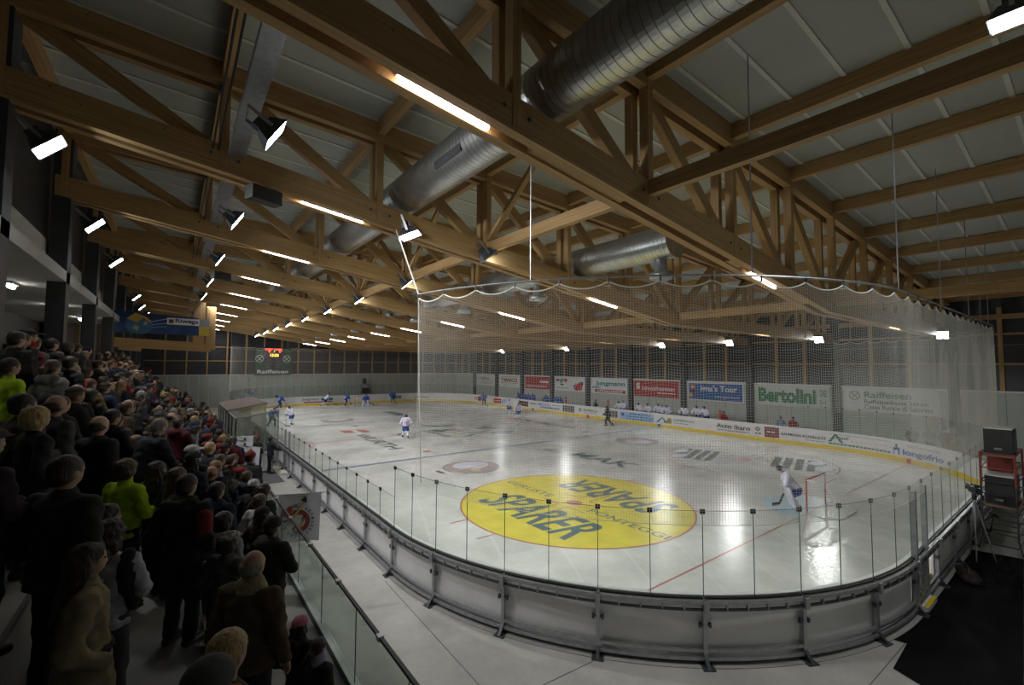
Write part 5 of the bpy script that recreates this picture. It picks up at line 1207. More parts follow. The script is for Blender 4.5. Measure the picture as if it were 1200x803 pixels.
def stripes(): return [('sleeve_stripe', [cap((-0.015,0.195,1.46),(-0.03,0.285,1.15),0.055,0.05)], cloth((0.5,0.5,0.56)), 0.02)]
PEOPLE = [
 # px, py of head top, height, facing deg, spec, label
 (28,462,1.80,20,dict(jacket=OLIVE,hc='black',pose='front',trousers=NAVY,bulk=1.08),'dark-haired man in grey olive jacket at the left edge, jeans below'),
 (56,476,1.70,15,dict(jacket=K0,hair='bob',hc='blond',fem=True,pose='pocket'),'fair-haired woman in black jacket beside the man in olive'),
 (66,466,1.76,25,dict(jacket=DGREY,hair='bald',hc='dark',pose='pocket'),'balding man in charcoal jacket behind the fair-haired woman'),
 (42,404,1.84,25,dict(jacket=REDC,hair='bald',hc='dark',pose='down',bulk=1.12),'bald man in dark red jacket high in the crowd at left'),
 (44,375,1.76,10,dict(jacket=K0,hat='cap',hatc=K0,hc='dark',extra=[('scarf',[cap((0.0,0,1.46),(0.0,0,1.50),0.10,0.095)],cloth(REDC),0.02)]),'person with black cap and red scarf below the gallery'),
 (31,387,1.68,30,dict(jacket=K0,hc='black'),'dark-haired person below the capped one in the top row'),
 (49,390,1.66,20,dict(jacket=(0.10,0.015,0.015),hair='bob',hc='brown',fem=True),'brown-haired woman in maroon near the first gallery column'),
 (14,388,1.78,15,dict(jacket=(0.09,0.085,0.05),hc='brown',hood=True),'man in olive hooded coat at the far left edge'),
 (70,397,1.70,25,dict(jacket=K0,hc='black',pose='front'),'black-haired person in black next to the gallery column'),
 (88,402,1.68,25,dict(jacket=K0,hc='brown',hair='bob'),'brown-haired person in black between the gallery columns'),
 (97,403,1.72,25,dict(jacket=DGREY,hc='dark'),'man in charcoal between the gallery columns'),
 (73,420,1.66,30,dict(jacket=(0.20,0.20,0.20),hair='pony',hc='brown',fem=True,hood=True),'woman in light grey hooded top with tied brown hair'),
 (92,418,1.76,30,dict(jacket=K0,hc='dark'),'man in black left of the red hooded jacket'),
 (91,427,1.74,30,dict(jacket=(0.40,0.03,0.04),hc='grey',hood=True,bulk=1.05),'grey-haired man in bright red hooded jacket'),
 (3,420,1.78,20,dict(jacket=LIME,hc='dark',pose='down'),'person in neon yellow jacket cut by the left edge'),
 (89,451,1.78,25,dict(jacket=K0,hair='bald',hc='dark',pose='crossed'),'bald man in black with folded arms above the green child'),
 (100,444,1.80,25,dict(jacket=(0.13,0.085,0.035),hc='brown',pose='crossed'),'man in tan brown leather jacket with folded arms'),
 (117,472,1.25,25,dict(jacket=(0.05,0.16,0.05),hc='brown',hood=True),'child in green jacket in front of the tan leather jacket'),
 (120,442,1.82,30,dict(jacket=K0,hc='dark',bulk=1.1),'broad dark-haired man in black left of the red jacket'),
 (138,439,1.76,30,dict(jacket=(0.30,0.03,0.03),hc='dark',hood=True,pose='pocket'),'dark-haired person in red jacket with pale hood'),
 (149,446,1.68,30,dict(jacket=K0,hair='long',hc='dblond',fem=True),'woman with long dark blond hair right of the red jacket'),
 (138,488,1.80,15,dict(jacket=(0.03,0.035,0.045),hc='grey',pose='rail',bulk=1.08),'grey-haired man bending forward in dark blue jacket'),
 (153,511,1.72,25,dict(jacket=K0,hc='dblond',hair='short'),'sandy-haired person just behind the bright blue hat'),
 (152,521,1.62,30,dict(jacket=(0.03,0.02,0.05),hat='beanie',hatc=(0.02,0.24,0.42),hc='dark',fem=True,extra=[('scarf',[cap((0.0,0,1.46),(0.0,0,1.51),0.10,0.095)],cloth((0.05,0.03,0.10)),0.02)]),'person in a bright blue knitted hat'),
 (169,506,1.45,25,dict(jacket=(0.28,0.02,0.02),hc='dark'),'child in red top right of the blue hat'),
 (120,531,1.84,30,dict(lev=3,jacket=(0.022,0.022,0.022),hc='dark',pose='pocket',bulk=1.12,trousers=K0),'broad man in black fleece seen from behind, beside the lime jacket'),
 (149,538,1.80,25,dict(lev=2,jacket=LIME,hair='bob',hc='brown',fem=True,pose='front',collar=0.03,trousers=K0),'woman with brown bob in lime green jacket'),
 (107,594,1.66,-5,dict(lev=2,jacket=K0,hair='vlong',hc='dark',fem=True,pose='pocket',bulk=1.05),'woman with long dark hair in black puffer, face in profile'),
 (124,622,1.64,50,dict(lev=2,jacket=(0.36,0.36,0.42),hair='curly',hc='dark',fem=True,pose='front',trousers=DGREY,extra=[('shawl',[ell((-0.02,-0.17,1.30),(0.10,0.09,0.22)),ell((0.02,-0.20,1.10),(0.08,0.06,0.16))],cloth(K0),0.02),
     ('stripe',[cap((-0.02,0.10,1.485),(-0.03,0.255,1.38),0.018,0.018)],cloth(K0),0.01),('stripe',[cap((0.03,0.10,1.475),(0.02,0.262,1.37),0.018,0.018)],cloth(K0),0.01)]),'curly-haired girl in white tracksuit top with black stripes'),
 (104,638,1.70,-10,dict(lev=2,jacket=(0.21,0.170,0.105),bulk=1.08,collar=0.02,hair='vlong',hc='dark',fem=True,pose='pocket',coat=True,trousers=K0,extra=[('collar',[cap((-0.03,0.07,1.50),(0.06,0.06,1.43),0.035),cap((-0.03,-0.07,1.50),(0.06,-0.06,1.43),0.035),cap((-0.08,0.05,1.50),(-0.08,-0.05,1.50),0.035)],cloth((0.17,0.135,0.08)),0.014),('belt',[cap((0.0,0,1.00),(0.0,0,1.02),0.186,0.188,(0.90,1.14,0.25))],cloth(K0),0.018)]),'woman in belted beige trench coat with long dark hair'),
 (220,556,1.78,30,dict(jacket=(0.02,0.02,0.02),hc='dark',hood=True,pose='pocket',bulk=1.1,trousers=(0.02,0.028,0.05),extra=[('fur_trim',[cap((-0.05,0.12,1.51),(-0.17,0.05,1.50),0.025),cap((-0.17,0.05,1.50),(-0.17,-0.05,1.50),0.025),cap((-0.17,-0.05,1.50),(-0.05,-0.12,1.51),0.025)],cloth((0.10,0.08,0.05)),0.012),('red_panel',[cap((-0.06,-0.26,1.34),(-0.09,-0.29,1.18),0.075,0.07)],cloth((0.17,0.02,0.02)),0.02)]),'man in black fur-hooded parka with a red sleeve patch'),
 (255,565,1.76,30,dict(jacket=(0.02,0.027,0.05),hc='black',hood=True,pose='pocket',trousers=JEAN),'black-haired man in navy hooded jacket right of the red patch'),
 (248,572,1.60,30,dict(jacket=(0.45,0.13,0.02),hc='brown',hood=True,hair='bob',fem=True),'person with orange hood half hidden behind the navy jacket'),
 (263,600,1.66,25,dict(jacket=(0.20,0.205,0.21),hair='bob',hc='dark',fem=True,hood=True,trousers=K0),'woman with dark bob in light grey jacket behind the plaid cap'),
 (269,623,1.60,20,dict(jacket=(0.085,0.085,0.09),hat='flat',hatm=PLAID,hair='bob',hc='dark',fem=True,pose='pocket',coat=True,trousers=K0,extra=[('shoulder_strap',[cap((-0.10,0.10,1.47),(-0.15,-0.03,1.2),0.012),cap((-0.15,-0.03,1.2),(-0.12,-0.18,1.0),0.012)],cloth(K0),0.008)]),'woman in grey coat with black and white plaid cap'),
 (297,646,1.80,25,dict(jacket=SUEDE,hair='bald',hc='grey',pose='down',bulk=1.12,trousers=K0,extra=[('shearling_collar',ROLL,FUR,0.018)]),'balding man in brown shearling coat with cream collar'),
 (320,607,1.78,20,dict(jacket=(0.03,0.026,0.022),hat='beanie',hatc=(0.025,0.022,0.02),hc='dark',hood=True,pose='crossed',trousers=(0.025,0.035,0.06)),'man in dark brown hooded jacket and beanie leaning at the railing'),
 (308,595,1.66,25,dict(jacket=(0.03,0.025,0.022),hat='beanie',hatc=(0.02,0.018,0.017),hair='long',hc='dark',fem=True,extra=[('scarf',[cap((0.0,0,1.46),(0.0,0,1.50),0.10,0.095)],cloth((0.3,0.29,0.28)),0.02)]),'woman in dark beanie and pale scarf behind the leaning man'),
 (305,579,1.66,25,dict(jacket=(0.42,0.42,0.42),hair='bob',hc='brown',fem=True),'brown-haired woman in white jacket by the railing'),
 (309,568,1.66,25,dict(jacket=K0,hair='curly',hc='dark',fem=True),'dark curly-haired person at the railing below the patterned hat'),
 (298,563,1.64,25,dict(jacket=K0,hat='beanie',hatm=PATT,hc='dark',fem=True),'person in white knitted hat with coloured pattern'),
 (290,552,1.70,25,dict(jacket=(0.03,0.04,0.055),hc='brown',hood=True),'brown-haired person in slate blue jacket at the railing'),
 (282,548,1.62,25,dict(jacket=BROWN,hat='cap',hatc=(0.22,0.02,0.02),hc='brown'),'person in dark red cap at the railing'),
 (254,540,1.66,20,dict(jacket=K0,hair='bob',hc='dblond',fem=True,extra=[('scarf',[cap((0.0,0,1.455),(0.0,0,1.50),0.112,0.10)],cloth((0.26,0.22,0.36)),0.02)]),'fair-haired person with lilac scarf in black jacket'),
 (264,532,1.66,20,dict(jacket=K0,hair='pony',hc='brown',fem=True),'woman with tied brown hair above the lilac scarf'),
 (233,536,1.66,25,dict(jacket=NAVY,hat='beanie',hatc=(0.02,0.02,0.022),hair='long',hc='black',fem=True,extra=[('hat_band',[cap((-0.012,0,1.650),(-0.012,0,1.662),0.119,0.119,(1,0.87,0.6))],cloth((0.4,0.4,0.4)),0.012)]),'person in black knitted hat with white band'),
 (209,548,1.64,20,dict(jacket=K0,hair='long',hc='brown',fem=True),'woman with long brown hair left of the white-banded hat'),
 (185,541,1.68,20,dict(jacket=K0,hair='long',hc='dark',fem=True,trousers=K0),'woman with long dark hair right of the lime jacket'),
 (232,524,1.72,25,dict(jacket=K0,hat='cap',hatc=(0.5,0.5,0.5),hc='dark'),'man in a white baseball cap turned to the ice'),
 (287,734,1.62,20,dict(jacket=(0.04,0.032,0.026),hair='pony',hc='blond',fem=True,pose='pocket',extra=[('orange_collar',[cap((-0.06,-0.05,1.475),(-0.03,-0.10,1.47),0.035)],cloth((0.45,0.12,0.02)),0.015)]),'blond woman with ponytail at the bottom edge'),
 (246,777,1.66,25,dict(jacket=DGREY,hat='beanie',hatc=(0.075,0.075,0.08),hc='dark'),'person in grey knitted hat cut by the bottom edge'),
 (352,724,1.25,20,dict(jacket=K0,hat='beanie',hatc=(0.42,0.14,0.22),hair='long',hc='black',fem=True,hood=True),'child in pink knitted hat and black quilted jacket'),
 (374,748,1.20,10,dict(jacket=K0,hair='pony',hc='dark',fem=True,extra=[('scarf',[cap((0.0,0,1.455),(0.0,0,1.50),0.115,0.10)],cloth((0.42,0.38,0.5)),0.02)]),'dark-haired child with pale lilac scarf at the railing'),
 (8,500,1.70,20,dict(jacket=(0.05,0.03,0.05),hat='flat',hatc=BROWN,hc='grey',pose='front'),'person in plum jacket and brown cap at the left edge'),
]
for px, py, h, deg, spec, label in PEOPLE:
    e_, l, P_ = stand_at(px, py, h, spec.get('lev')); p = (float(P_[0]), float(P_[1]), step_z(l)); h = min(max(float(P_[2])-step_z(l), h-0.12), h+0.10)
    x0 = EDG[l+1] if l < 6 else -24.2; x1 = EDG[l]
    x = min(max(p[0], x0+0.08), x1-0.10); y_ = p[1]
    for it in range(12):
        if any(math.hypot(x-a, y_-c_) < 0.34 for a, c_ in NEAR_POS): y_ += 0.05
    if l >= 5 and any(abs(y_-c_) < 0.62 for c_ in TY) and -23.15 < x < -22.05: x = -22.0 if l == 5 or x > -22.5 else -23.2
    tilt = 0.35 if spec.get('pose') == 'rail' else 0.0
    near_ = math.hypot(p[0]-CAM[0], p[1]-CAM[1]) < 6.5
    person_detailed((x, y_, p[2]), math.radians(deg+18), h, spec, label, 0.02 if near_ else 0.028, tilt=tilt)
# the rest of the standing crowd: low-detail figures sharing a few meshes
ARCH = []
for hair, hat, pose, hood, coat, fem in (('short',None,'pocket',False,False,False),('short',None,'crossed',True,False,False),('bob',None,'pocket',False,False,True),('long',None,'front',False,True,True),('bald',None,'pocket',False,False,False),('short','beanie','pocket',False,False,False),('short','cap','clap',False,False,False),('pony',None,'pocket',True,False,True),('curly',None,'down',False,False,True),('short','hood','pocket',False,False,False)):
    pr = person_prims(pose, hair, hat, hood, coat, fem, 1.06); bits = []
    V, F = sdf_mesh(pr['body'][:9], 0.026, 0.02); bits.append((V,F,0))
    if pose in ('front','clap','down'):
        for w_, e_ in zip(pr['hands'], pr['elbows']): V, F = sdf_mesh([ell(w_, (0.05,0.035,0.045))], 0.024, 0.02); bits.append((V,F,0))
    V, F = sdf_mesh(pr['hair'], 0.026, 0.03, pr['hair_cuts']); bits.append((V,F,1))
    V, F = sdf_mesh(pr['jacket'], 0.042, 0.04, [((0,0,-1),-pr['hem'])], 0.006); bits.append((V,F,2))
    V, F = sdf_mesh(pr['trousers'], 0.05, 0.03, [((0,0,1),1.02),((0,0,-1),-0.05)]); bits.append((V,F,3))
    for s_ in pr['shoes']: V, F = sdf_mesh(s_, 0.035, 0.02, [((0,0,-1),0.0)]); bits.append((V,F,4))
    if pr['hat'] is not None: V, F = sdf_mesh(pr['hat'], 0.026, 0.01, pr['hat_cuts']); bits.append((V,F,5))
    ARCH.append((np_mesh('spectator', bits, [SKIN[0], hairm(HC['dark']), cloth(K0), cloth(JEAN), SHOE, cloth(K0)]), hair, hat, hood, coat, fem))
JC = [('black',K0),('black',K0),('black',(0.02,0.02,0.022)),('black',(0.012,0.012,0.014)),('navy',NAVY),('dark brown',BROWN),('charcoal',DGREY),('olive',OLIVE),('dark grey',(0.08,0.08,0.085)),('maroon',(0.07,0.012,0.015)),('grey',(0.13,0.13,0.13)),('dark blue',(0.02,0.03,0.07)),('black',K0),('black',(0.014,0.014,0.016)),('dark brown',(0.04,0.03,0.02)),('charcoal',(0.035,0.035,0.04)),('brick red',(0.18,0.02,0.02)),('plum',(0.04,0.02,0.045)),('tan',(0.12,0.085,0.05))]
HN = [('dark','dark'),('dark','dark'),('black','black'),('brown','brown'),('brown','brown'),('dblond','dark blond'),('grey','grey'),('blond','blond')]
rs = random.Random(11); count = 0; USED = set()
for l in range(6, -1, -1):
    x0 = EDG[l+1] if l < 6 else -23.4; x1 = EDG[l] if l else -18.2
    lim = {0:2.4,1:1.6,2:0.8,3:0.6,4:1.2,5:2.2,6:3.0}[l]
    y = lim
    ymax = {0:22.5,1:24.5,2:25.5,3:26.3,4:26.8,5:27.0,6:27.0}[l]
    while y < ymax:
        x = rs.uniform(x0+0.15, x1-0.17); yy = y+rs.uniform(-0.08,0.08)
        if l == 6 and any(abs(yy-c) < 0.65 for c in TY): x = -21.95 if rs.random() < 0.6 else -23.2
        if min((math.hypot(x-a, (yy-b_)) for a, b_ in NEAR_POS), default=9) > 0.43:
            for tries in range(60):
                me, hair, hat, hood, coat, fem = rs.choice(ARCH); jn, jc = rs.choice(JC); hk_, hn = rs.choice(HN); hc_, hcn = rs.choice([((0.02,0.02,0.022),'black'),(BROWN,'brown'),((0.3,0.3,0.3),'pale'),(NAVY,'navy'),((0.14,0.02,0.02),'dark red'),(K0,'dark'),(DGREY,'grey')])
                if abs(yy-20.2) < 0.3 and l == 2: jn, jc = 'neon yellow', (0.55,0.62,0.02)
                head = {'beanie':hcn+' knitted hat','cap':hcn+' cap','hood':hcn+' hood up'}.get(hat) or {'short':'short '+hn+' hair','bald':'thinning '+hn+' hair','long':'long '+hn+' hair','bob':hn+' bob','pony':hn+' ponytail','curly':'curly '+hn+' hair'}[hair]
                lab = 'spectator with '+head+' in '+jn+(' coat' if coat else ' jacket')+', '+['railing row','second row','third row','fourth row','fifth row','sixth row','top row'][l]+', '+('near end' if yy < 6 else 'nearer half' if yy < 12 else 'far half' if yy < 20 else 'far end')
                if lab not in USED: break
            h = rs.uniform(1.58,1.68) if fem else rs.uniform(1.68,1.86)
            o = link('person', me); o.location = (x,yy,step_z(l)); o.rotation_euler = (0,0,math.radians(rs.uniform(12,58))); o.scale = (h/1.752,)*3
            mats_ = [SKIN[rs.randrange(3)], hairm(HC[hk_]), cloth(jc), cloth(rs.choice([JEAN,K0,K0,NAVY,DGREY,(0.06,0.09,0.16)])), SHOE, cloth(hc_)]
            for si, m in enumerate(mats_[:len(o.material_slots)]): o.material_slots[si].link = 'OBJECT'; o.material_slots[si].material = m
            tag(o, lab, 'person', 'crowd of standing spectators'); USED.add(lab); count += 1
        y += rs.uniform(0.54, 0.68) if y < 14 else rs.uniform(0.58, 0.74)
print('crowd', count)
# kit bag body
V, F = sdf_mesh([ell((0,0,0.14),(0.34,0.2,0.15)), ell((0.2,0.08,0.2),(0.16,0.14,0.12)), ell((-0.2,-0.05,0.1),(0.2,0.18,0.12))], 0.03, 0.06, [((0,0,-1),0.0)], 0.02)
link('body', np_mesh('body', [(V,F,0)], [cloth((0.03,0.022,0.02))]), bg)
b = MB(); b.tube([(-0.25,0.02,0.2),(-0.1,0.0,0.36),(0.1,0.02,0.38),(0.25,0.03,0.26)], 0.014, 6); b.build('strap', BLACK, bg)

# ================================================================== HOCKEY PLAYERS
JW = mat('jersey_white',(0.70,0.70,0.86),0.8,0,0.08,8,0.3,14); JB = mat('jersey_blue',(0.03,0.10,0.42),0.8,0,0.15,8,0.3,14)
HWm = mat('helmet_navy',(0.02,0.03,0.07),0.35); HYm = mat('helmet_yellow',(0.35,0.33,0.05),0.4); HBm = mat('helmet_blue',(0.03,0.08,0.3),0.35); HGm = mat('helmet_white',(0.6,0.6,0.65),0.35)
PNB = mat('pants_blue',(0.02,0.05,0.25),0.8,0,0.15,8); PNK = mat('pants_black',(0.02,0.02,0.03),0.8); SKT = mat('skate_black',(0.015,0.015,0.018),0.4); GLV = mat('glove_black',(0.02,0.02,0.03),0.6)
STK = mat('stick_dark',(0.04,0.035,0.03),0.5); STKW = mat('stick_white',(0.6,0.6,0.6),0.5); PADW = mat('pad_white',(0.62,0.62,0.74),0.6,0,0.1,8)
REFS = mat('referee_black',(0.02,0.02,0.02),0.8)
def player(loc, deg, team, label, lean=0.25, stride=0.25, number=None, stick=True, glabel=None, goalie=False, hips=0.82, sticklabel=None, seatz=0.0, armup=False):
    t = empty('hockey_player', loc, math.radians(deg), label, 'player', glabel or ('white team players' if team == 'w' else 'blue team players'))
    jm_, pm_, hm_ = {'w':(JW,PNB,HWm),'b':(JB,PNK,HYm if goalie is False and number == 'y' else HBm),'r':(REFS,REFS,HWm)}[team]
    sm_ = JW if team == 'w' else (JB if team == 'b' else REFS)
    hz = hips; ch = (lean*0.55, 0, hz+0.42); hd = (lean*0.55+0.10+lean*0.25, 0, hz+0.72)
    def P(name, prims, m, vox=0.035, k=0.04, cuts=(), noise=0.0, parent=t):
        V, F = sdf_mesh(prims, vox*(1.0 if loc[1] < 26 and loc[0] < 14 else 1.45), k, cuts, noise); return link(name, np_mesh(name, [(V,F,0)], [m]), parent)
    kn = [(0.16+stride*0.3,0.17,0.46),(0.14-stride*0.5,-0.17,0.46)]; an = [(-0.02+stride*0.8,0.22,0.12),(-0.06-stride,-0.22,0.12)]
    if goalie: kn = [(0.26,0.22,0.42),(0.22,-0.24,0.42)]; an = [(0.05,0.34,0.12),(0.0,-0.36,0.12)]
    hl = [(lean*0.5+0.38,0.12,hz+0.08),(lean*0.5+0.22,-0.26,hz+0.10)]
    if armup: hl = [(0.45,0.3,hz+0.2),(0.25,-0.42,hz+0.25)]
    sh = [(ch[0]+0.02,0.22,ch[2]+0.10),(ch[0]+0.02,-0.22,ch[2]+0.10)]; el = [(ch[0]+0.10,0.36,hz+0.24),(ch[0]+0.02,-0.42,hz+0.26)]
    body = [ell(hd,(0.095,0.078,0.115)), cap((ch[0]+0.03,0,ch[2]+0.08),hd,0.06,0.05), cap((0,0,hz),ch,0.12,0.14)]
    for i in (0,1): body += [cap(sh[i],el[i],0.055,0.05), cap(el[i],hl[i],0.05,0.04), cap((0,0.1*(1-2*i),hz-0.02),kn[i],0.09,0.065), cap(kn[i],an[i],0.06,0.045)]
    bd = P('body', body, SKIN[0], 0.03, 0.03)
    P('helmet', [ell((hd[0]-0.01,0,hd[2]+0.035),(0.125,0.105,0.105)), ell((hd[0]-0.03,0.095,hd[2]-0.02),(0.06,0.02,0.05)), ell((hd[0]-0.03,-0.095,hd[2]-0.02),(0.06,0.02,0.05))], hm_, 0.022, 0.02, [((0.9,0,-0.45), 0.9*(hd[0]+0.055)-0.45*hd[2])])
    J = [cap((0.0,0,hz-0.02),ch,0.185,0.185,(0.85,1.1,1)), cap(sh[0],sh[1],0.125)]
    for i in (0,1): J += [cap(sh[i],el[i],0.115,0.10), cap(el[i],hl[i],0.095,0.075)]
    jr = P('jersey', J, jm_, 0.034, 0.05, noise=0.01)
    # coloured yoke band and number on the back
    P('jersey_band', [cap((0.0,0,hz-0.10),(0.0,0,hz-0.06),0.195,0.195,(0.86,1.12,1))], BLUE if team == 'w' else (WPAINT if team == 'b' else REFS), 0.034, 0.02, parent=jr)
    if team != 'r':
        bx_ = ch[0]*0.5-0.20; V, F = text_geo(number if number and number != 'y' else '17', 0.03); lo = V.min(0); hi_ = V.max(0)
        A = [(bx_-0.012+0.25*lean*(q[1]-lo[1])/(hi_[1]-lo[1]), -0.13+0.26*(1-(q[0]-lo[0])/(hi_[0]-lo[0])) if True else 0, hz+0.10+0.26*(q[1]-lo[1])/(hi_[1]-lo[1])) for q in V]
        m_ = MB(); m_.add(A, F); m_.build('number', RED if team == 'w' else WPAINT, jr)
    P('pants', [ell((0,0,hz-0.05),(0.19,0.22,0.16))]+[cap((0.0,0.11*(1-2*i),hz-0.05),tuple(np.array(kn[i])*0.75+np.array((0,0.1*(1-2*i),hz))*0.25),0.13,0.115) for i in (0,1)], pm_, 0.034, 0.04)
    for i in (0,1):
        if goalie: P('leg_pad', [cap((kn[i][0]+0.08,kn[i][1],kn[i][2]+0.30),(an[i][0]+0.12,an[i][1],0.12),0.16,0.15,(0.6,1.1,1))], PADW, 0.03, 0.03)
        P('sock', [cap(tuple(np.array(kn[i])+(0,0,0.02)),an[i],0.095,0.07)], sm_, 0.03, 0.02)
        a_ = an[i]; P('skate', [cap((a_[0]-0.05,a_[1],0.14),(a_[0]-0.06,a_[1],0.08),0.055,0.055), cap((a_[0]-0.06,a_[1],0.08),(a_[0]+0.17,a_[1]+0.01,0.065),0.05,0.038), cap((a_[0]-0.12,a_[1],0.02),(a_[0]+0.20,a_[1],0.02),0.014)], SKT, 0.024, 0.015)
        P('glove', [ell(hl[i],(0.085,0.07,0.075)), cap(hl[i],tuple(np.array(hl[i])+(0.07,0,-0.06)),0.05,0.04), cap(hl[i],tuple(np.array(hl[i])+(0.06,0.05*(1-2*i),-0.01)),0.028)], GLV if not goalie else (PADW if i == 0 else GLV), 0.024, 0.025)
    if stick:
        M = Matrix.Translation(loc) @ Matrix.Rotation(math.radians(deg), 4, 'Z')
        st = empty('hockey_stick', loc, math.radians(deg), sticklabel or 'hockey stick held by the '+label, 'hockey stick', 'hockey sticks')
        top = Vector(hl[1])+(Vector(hl[1])-Vector(hl[0])).normalized()*0.12; dirv = (Vector(hl[0])-Vector(hl[1])).normalized()
        low = Vector((hl[0][0]+0.62, hl[0][1]+0.45, 0.05))
        if goalie: low = Vector((hl[0][0]+0.35, hl[0][1]+0.55, 0.32)); top = Vector((hl[0][0]-0.2, hl[0][1]-0.35, hz+0.2))
        b = MB(); b.bar(top, low, 0.024, 0.03); b.build('shaft', STK if not goalie else STKW, st)
        b = MB(); e_ = low+Vector((0.26,0.16,-0.01)); b.bar(low, e_, 0.02, 0.075 if not goalie else 0.11); b.build('blade', STK, st)
        if goalie: b = MB(); b.bar(low+(top-low)*0.45, low, 0.03, 0.10); b.build('paddle', STK, st)
    return t
# on the ice (positions from where the skates meet the ice)
player((-5.9,24.7,0), 60, 'w', 'white player in blue shorts skating alone near mid ice', 0.35, 0.22, '23')
player((-11.2,37.4,0), 215, 'w', 'white player beside the stand-side boards past the far blue line', 0.35, 0.2, '7')
player((7.95,28.9,0), 250, 'w', 'white player standing near centre, front one of the pair', 0.2, 0.1, '11')
player((10.2,33.4,0), 240, 'w', 'white player behind the front one of the pair', 0.2, 0.15, '18')
player((13.6,43.6,0), 230, 'b', 'blue player near the bench-side boards at the far blue zone', 0.25, 0.12, '9')
player((11.75,20.4,0), 120, 'r', 'referee in black beside the near end of the benches', 0.12, 0.25, None, stick=False, glabel='referees', hips=0.92)
player((-1.6,53.6,0), 20, 'b', 'blue player with yellow helmet left of the far goal', 0.3, 0.2, 'y')
player((-12.9,36.9,0), 300, 'b', 'blue player hidden by the penalty shelter post', 0.3, 0.2, '5')
player((-9.3,54.6,0), 10, 'b', 'blue player carrying the stick in the far left corner', 0.4, 0.3, 'y')
player((-3.9,54.9,0), -15, 'w', 'white player lunging along the far end boards', 0.6, 0.4, '4')
player((5.3,54.6,0), 240, 'b', 'blue player right of the far goal', 0.2, 0.12, 'y')
player((0.15,51.0,0), 262, 'b', 'blue goalkeeper in front of the far goal', 0.3, 0.05, '1', goalie=True, hips=0.68)
player((-0.45,0.5,0), 125, 'w', 'white goalkeeper crouching at the near post', 0.62, 0.08, '30', goalie=True, hips=0.72, armup=True)
# benches behind the far boards
B('bench_platform', mat('platform_grey',(0.2,0.2,0.2),0.8), boards, (15.25,17.4,12.6,41.0,-0.02,0.26))
bx = empty('team_bench', (16.3,17.0,0.26), 0, 'wooden bench of the white team behind the boards', 'bench', 'team benches'); B('seat', WOOD, bx, (-0.2,0.2,-4,8,0.45,0.5)); B('support', DSTEEL, bx, (-0.15,0.15,-3,-2.9,0,0.45)); B('support', DSTEEL, bx, (-0.15,0.15,6,6.1,0,0.45))
bx = empty('team_bench', (16.3,32.0,0.26), 0, 'wooden bench of the blue team behind the boards', 'bench', 'team benches'); B('seat', WOOD, bx, (-0.2,0.2,-2,10,0.45,0.5)); B('support', DSTEEL, bx, (-0.15,0.15,-1,-0.9,0,0.45)); B('support', DSTEEL, bx, (-0.15,0.15,8,8.1,0,0.45))
rs2 = random.Random(5)
def copy_tree(o, parent=None):
    c = o.copy(); COL.objects.link(c); c.parent = parent
    for ch in list(o.children): copy_tree(ch, c)
    return c
def bench_row(team, ys, names):
    src = None
    for i, y in enumerate(ys):
        lb = names+' '+['at the near end','second from the near end','third from the near end','fourth from the near end','fifth from the near end','sixth from the near end','seventh from the near end','eighth from the near end','ninth from the near end','at the far end'][i]
        if src is None: src = player((15.55+0.1,y,0.02), 175, team, lb, 0.3, 0.05, '14', stick=False, glabel=names+' row'); o = src
        else: o = copy_tree(src); o['label'] = lb
        o.location = (15.62+rs2.uniform(0,0.25), y, rs2.choice((0.28,0.36,0.44))); o.rotation_euler = (0,0,math.radians(180+rs2.uniform(-30,30)))
bench_row('w', [13.3,14.1,15.3,17.0,17.8,18.9,19.8,21.6,22.4], 'white player on the bench')
bench_row('b', [30.6,31.5,33.4,35.6,36.4,37.6,38.6], 'blue player on the bench')
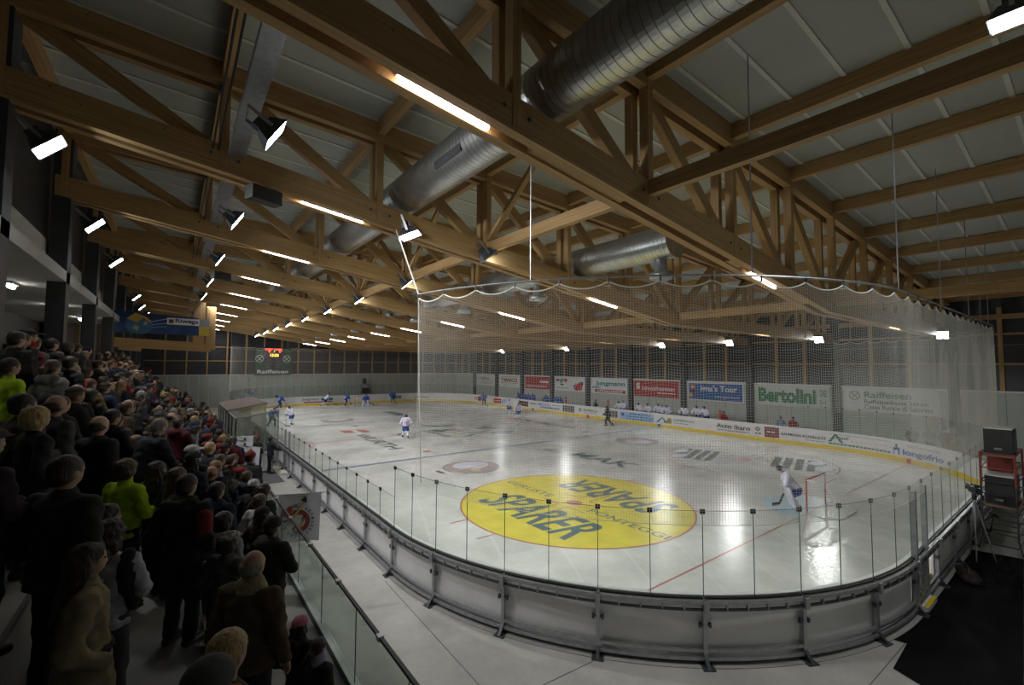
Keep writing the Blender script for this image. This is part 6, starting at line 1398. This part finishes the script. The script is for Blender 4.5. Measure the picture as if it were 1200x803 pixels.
STAFF = [((16.9,18.4,0.0),178,dict(jacket=K0,hc='dark'),'coach in dark jacket behind the white bench'),((16.9,22.9,0.0),185,dict(jacket=K0,hc='black'),'staff member in black at the far end of the white bench'),((16.9,37.2,0.0),180,dict(jacket=K0,hc='dark'),'coach in dark jacket behind the blue bench'),((16.8,26.6,0.0),170,dict(jacket=K0,hc='brown'),'person in dark coat between the two benches'),((16.4,12.2,0.0),180,dict(jacket=REDC,hc='dark'),'person in red jacket past the near end of the white bench'),((16.5,7.9,0.0),180,dict(jacket=(0.25,0.3,0.45),hc='brown'),'person in pale blue behind the boards under the green banner'),((16.6,7.1,0.0),175,dict(jacket=(0.3,0.05,0.05),hc='dark'),'person in dull red behind the boards under the green banner'),
 ((17.2,0.55,0.0),200,dict(jacket=K0,hc='dark'),'person in black behind the far right corner net'),((17.3,-0.2,0.0),190,dict(jacket=(0.2,0.2,0.17),hc='grey'),'person in beige grey behind the far right corner net'),((17.6,-0.9,0.0),190,dict(jacket=(0.18,0.06,0.05),hc='dark'),'person in dull red behind the far right corner net')]
for loc, dg, sp_, lb in STAFF: person_detailed((loc[0],loc[1],-0.02), math.radians(dg), 1.76, sp_, lb, 0.04, 'people behind the far boards')
for i, y in enumerate((12.3+0.0, 23.9, 30.0)):
    t = empty('bench_post', (15.3,y-0.4,0), 0, 'short red padded post on the bench boards, '+['near','middle','far'][i]+' one', 'post', 'red bench posts'); B('pad', RED, t, (-0.06,0.06,-0.06,0.06,0.0,1.9)); B('cap', DARK, t, (-0.065,0.065,-0.065,0.065,1.9,1.94))
# on the stand-side floor
person_detailed((-15.85,18.3,-0.008), math.radians(20), 1.80, dict(jacket=(0.02,0.025,0.04),hc='black',coat=False,trousers=K0,pose='rail',extra=[('leg_stripe',[cap((0.0,-0.165,0.85),(0.0,-0.175,0.12),0.018,0.018)],cloth((0.5,0.5,0.5)),0.012)]), 'man in dark blue tracksuit with white leg stripe at the boards', 0.03, 'men at the gate')
person_detailed((-16.3,18.9,-0.008), math.radians(25), 1.76, dict(jacket=K0,hc='brown',trousers=NAVY), 'man in black jacket behind the one in tracksuit', 0.03, 'men at the gate')
person_detailed((-15.75,24.0,-0.02), math.radians(10), 1.72, dict(jacket=(0.30,0.05,0.06),hc='brown',hood=True,trousers=K0), 'person in red hooded jacket inside the penalty shelter', 0.03, 'people in the penalty shelter')
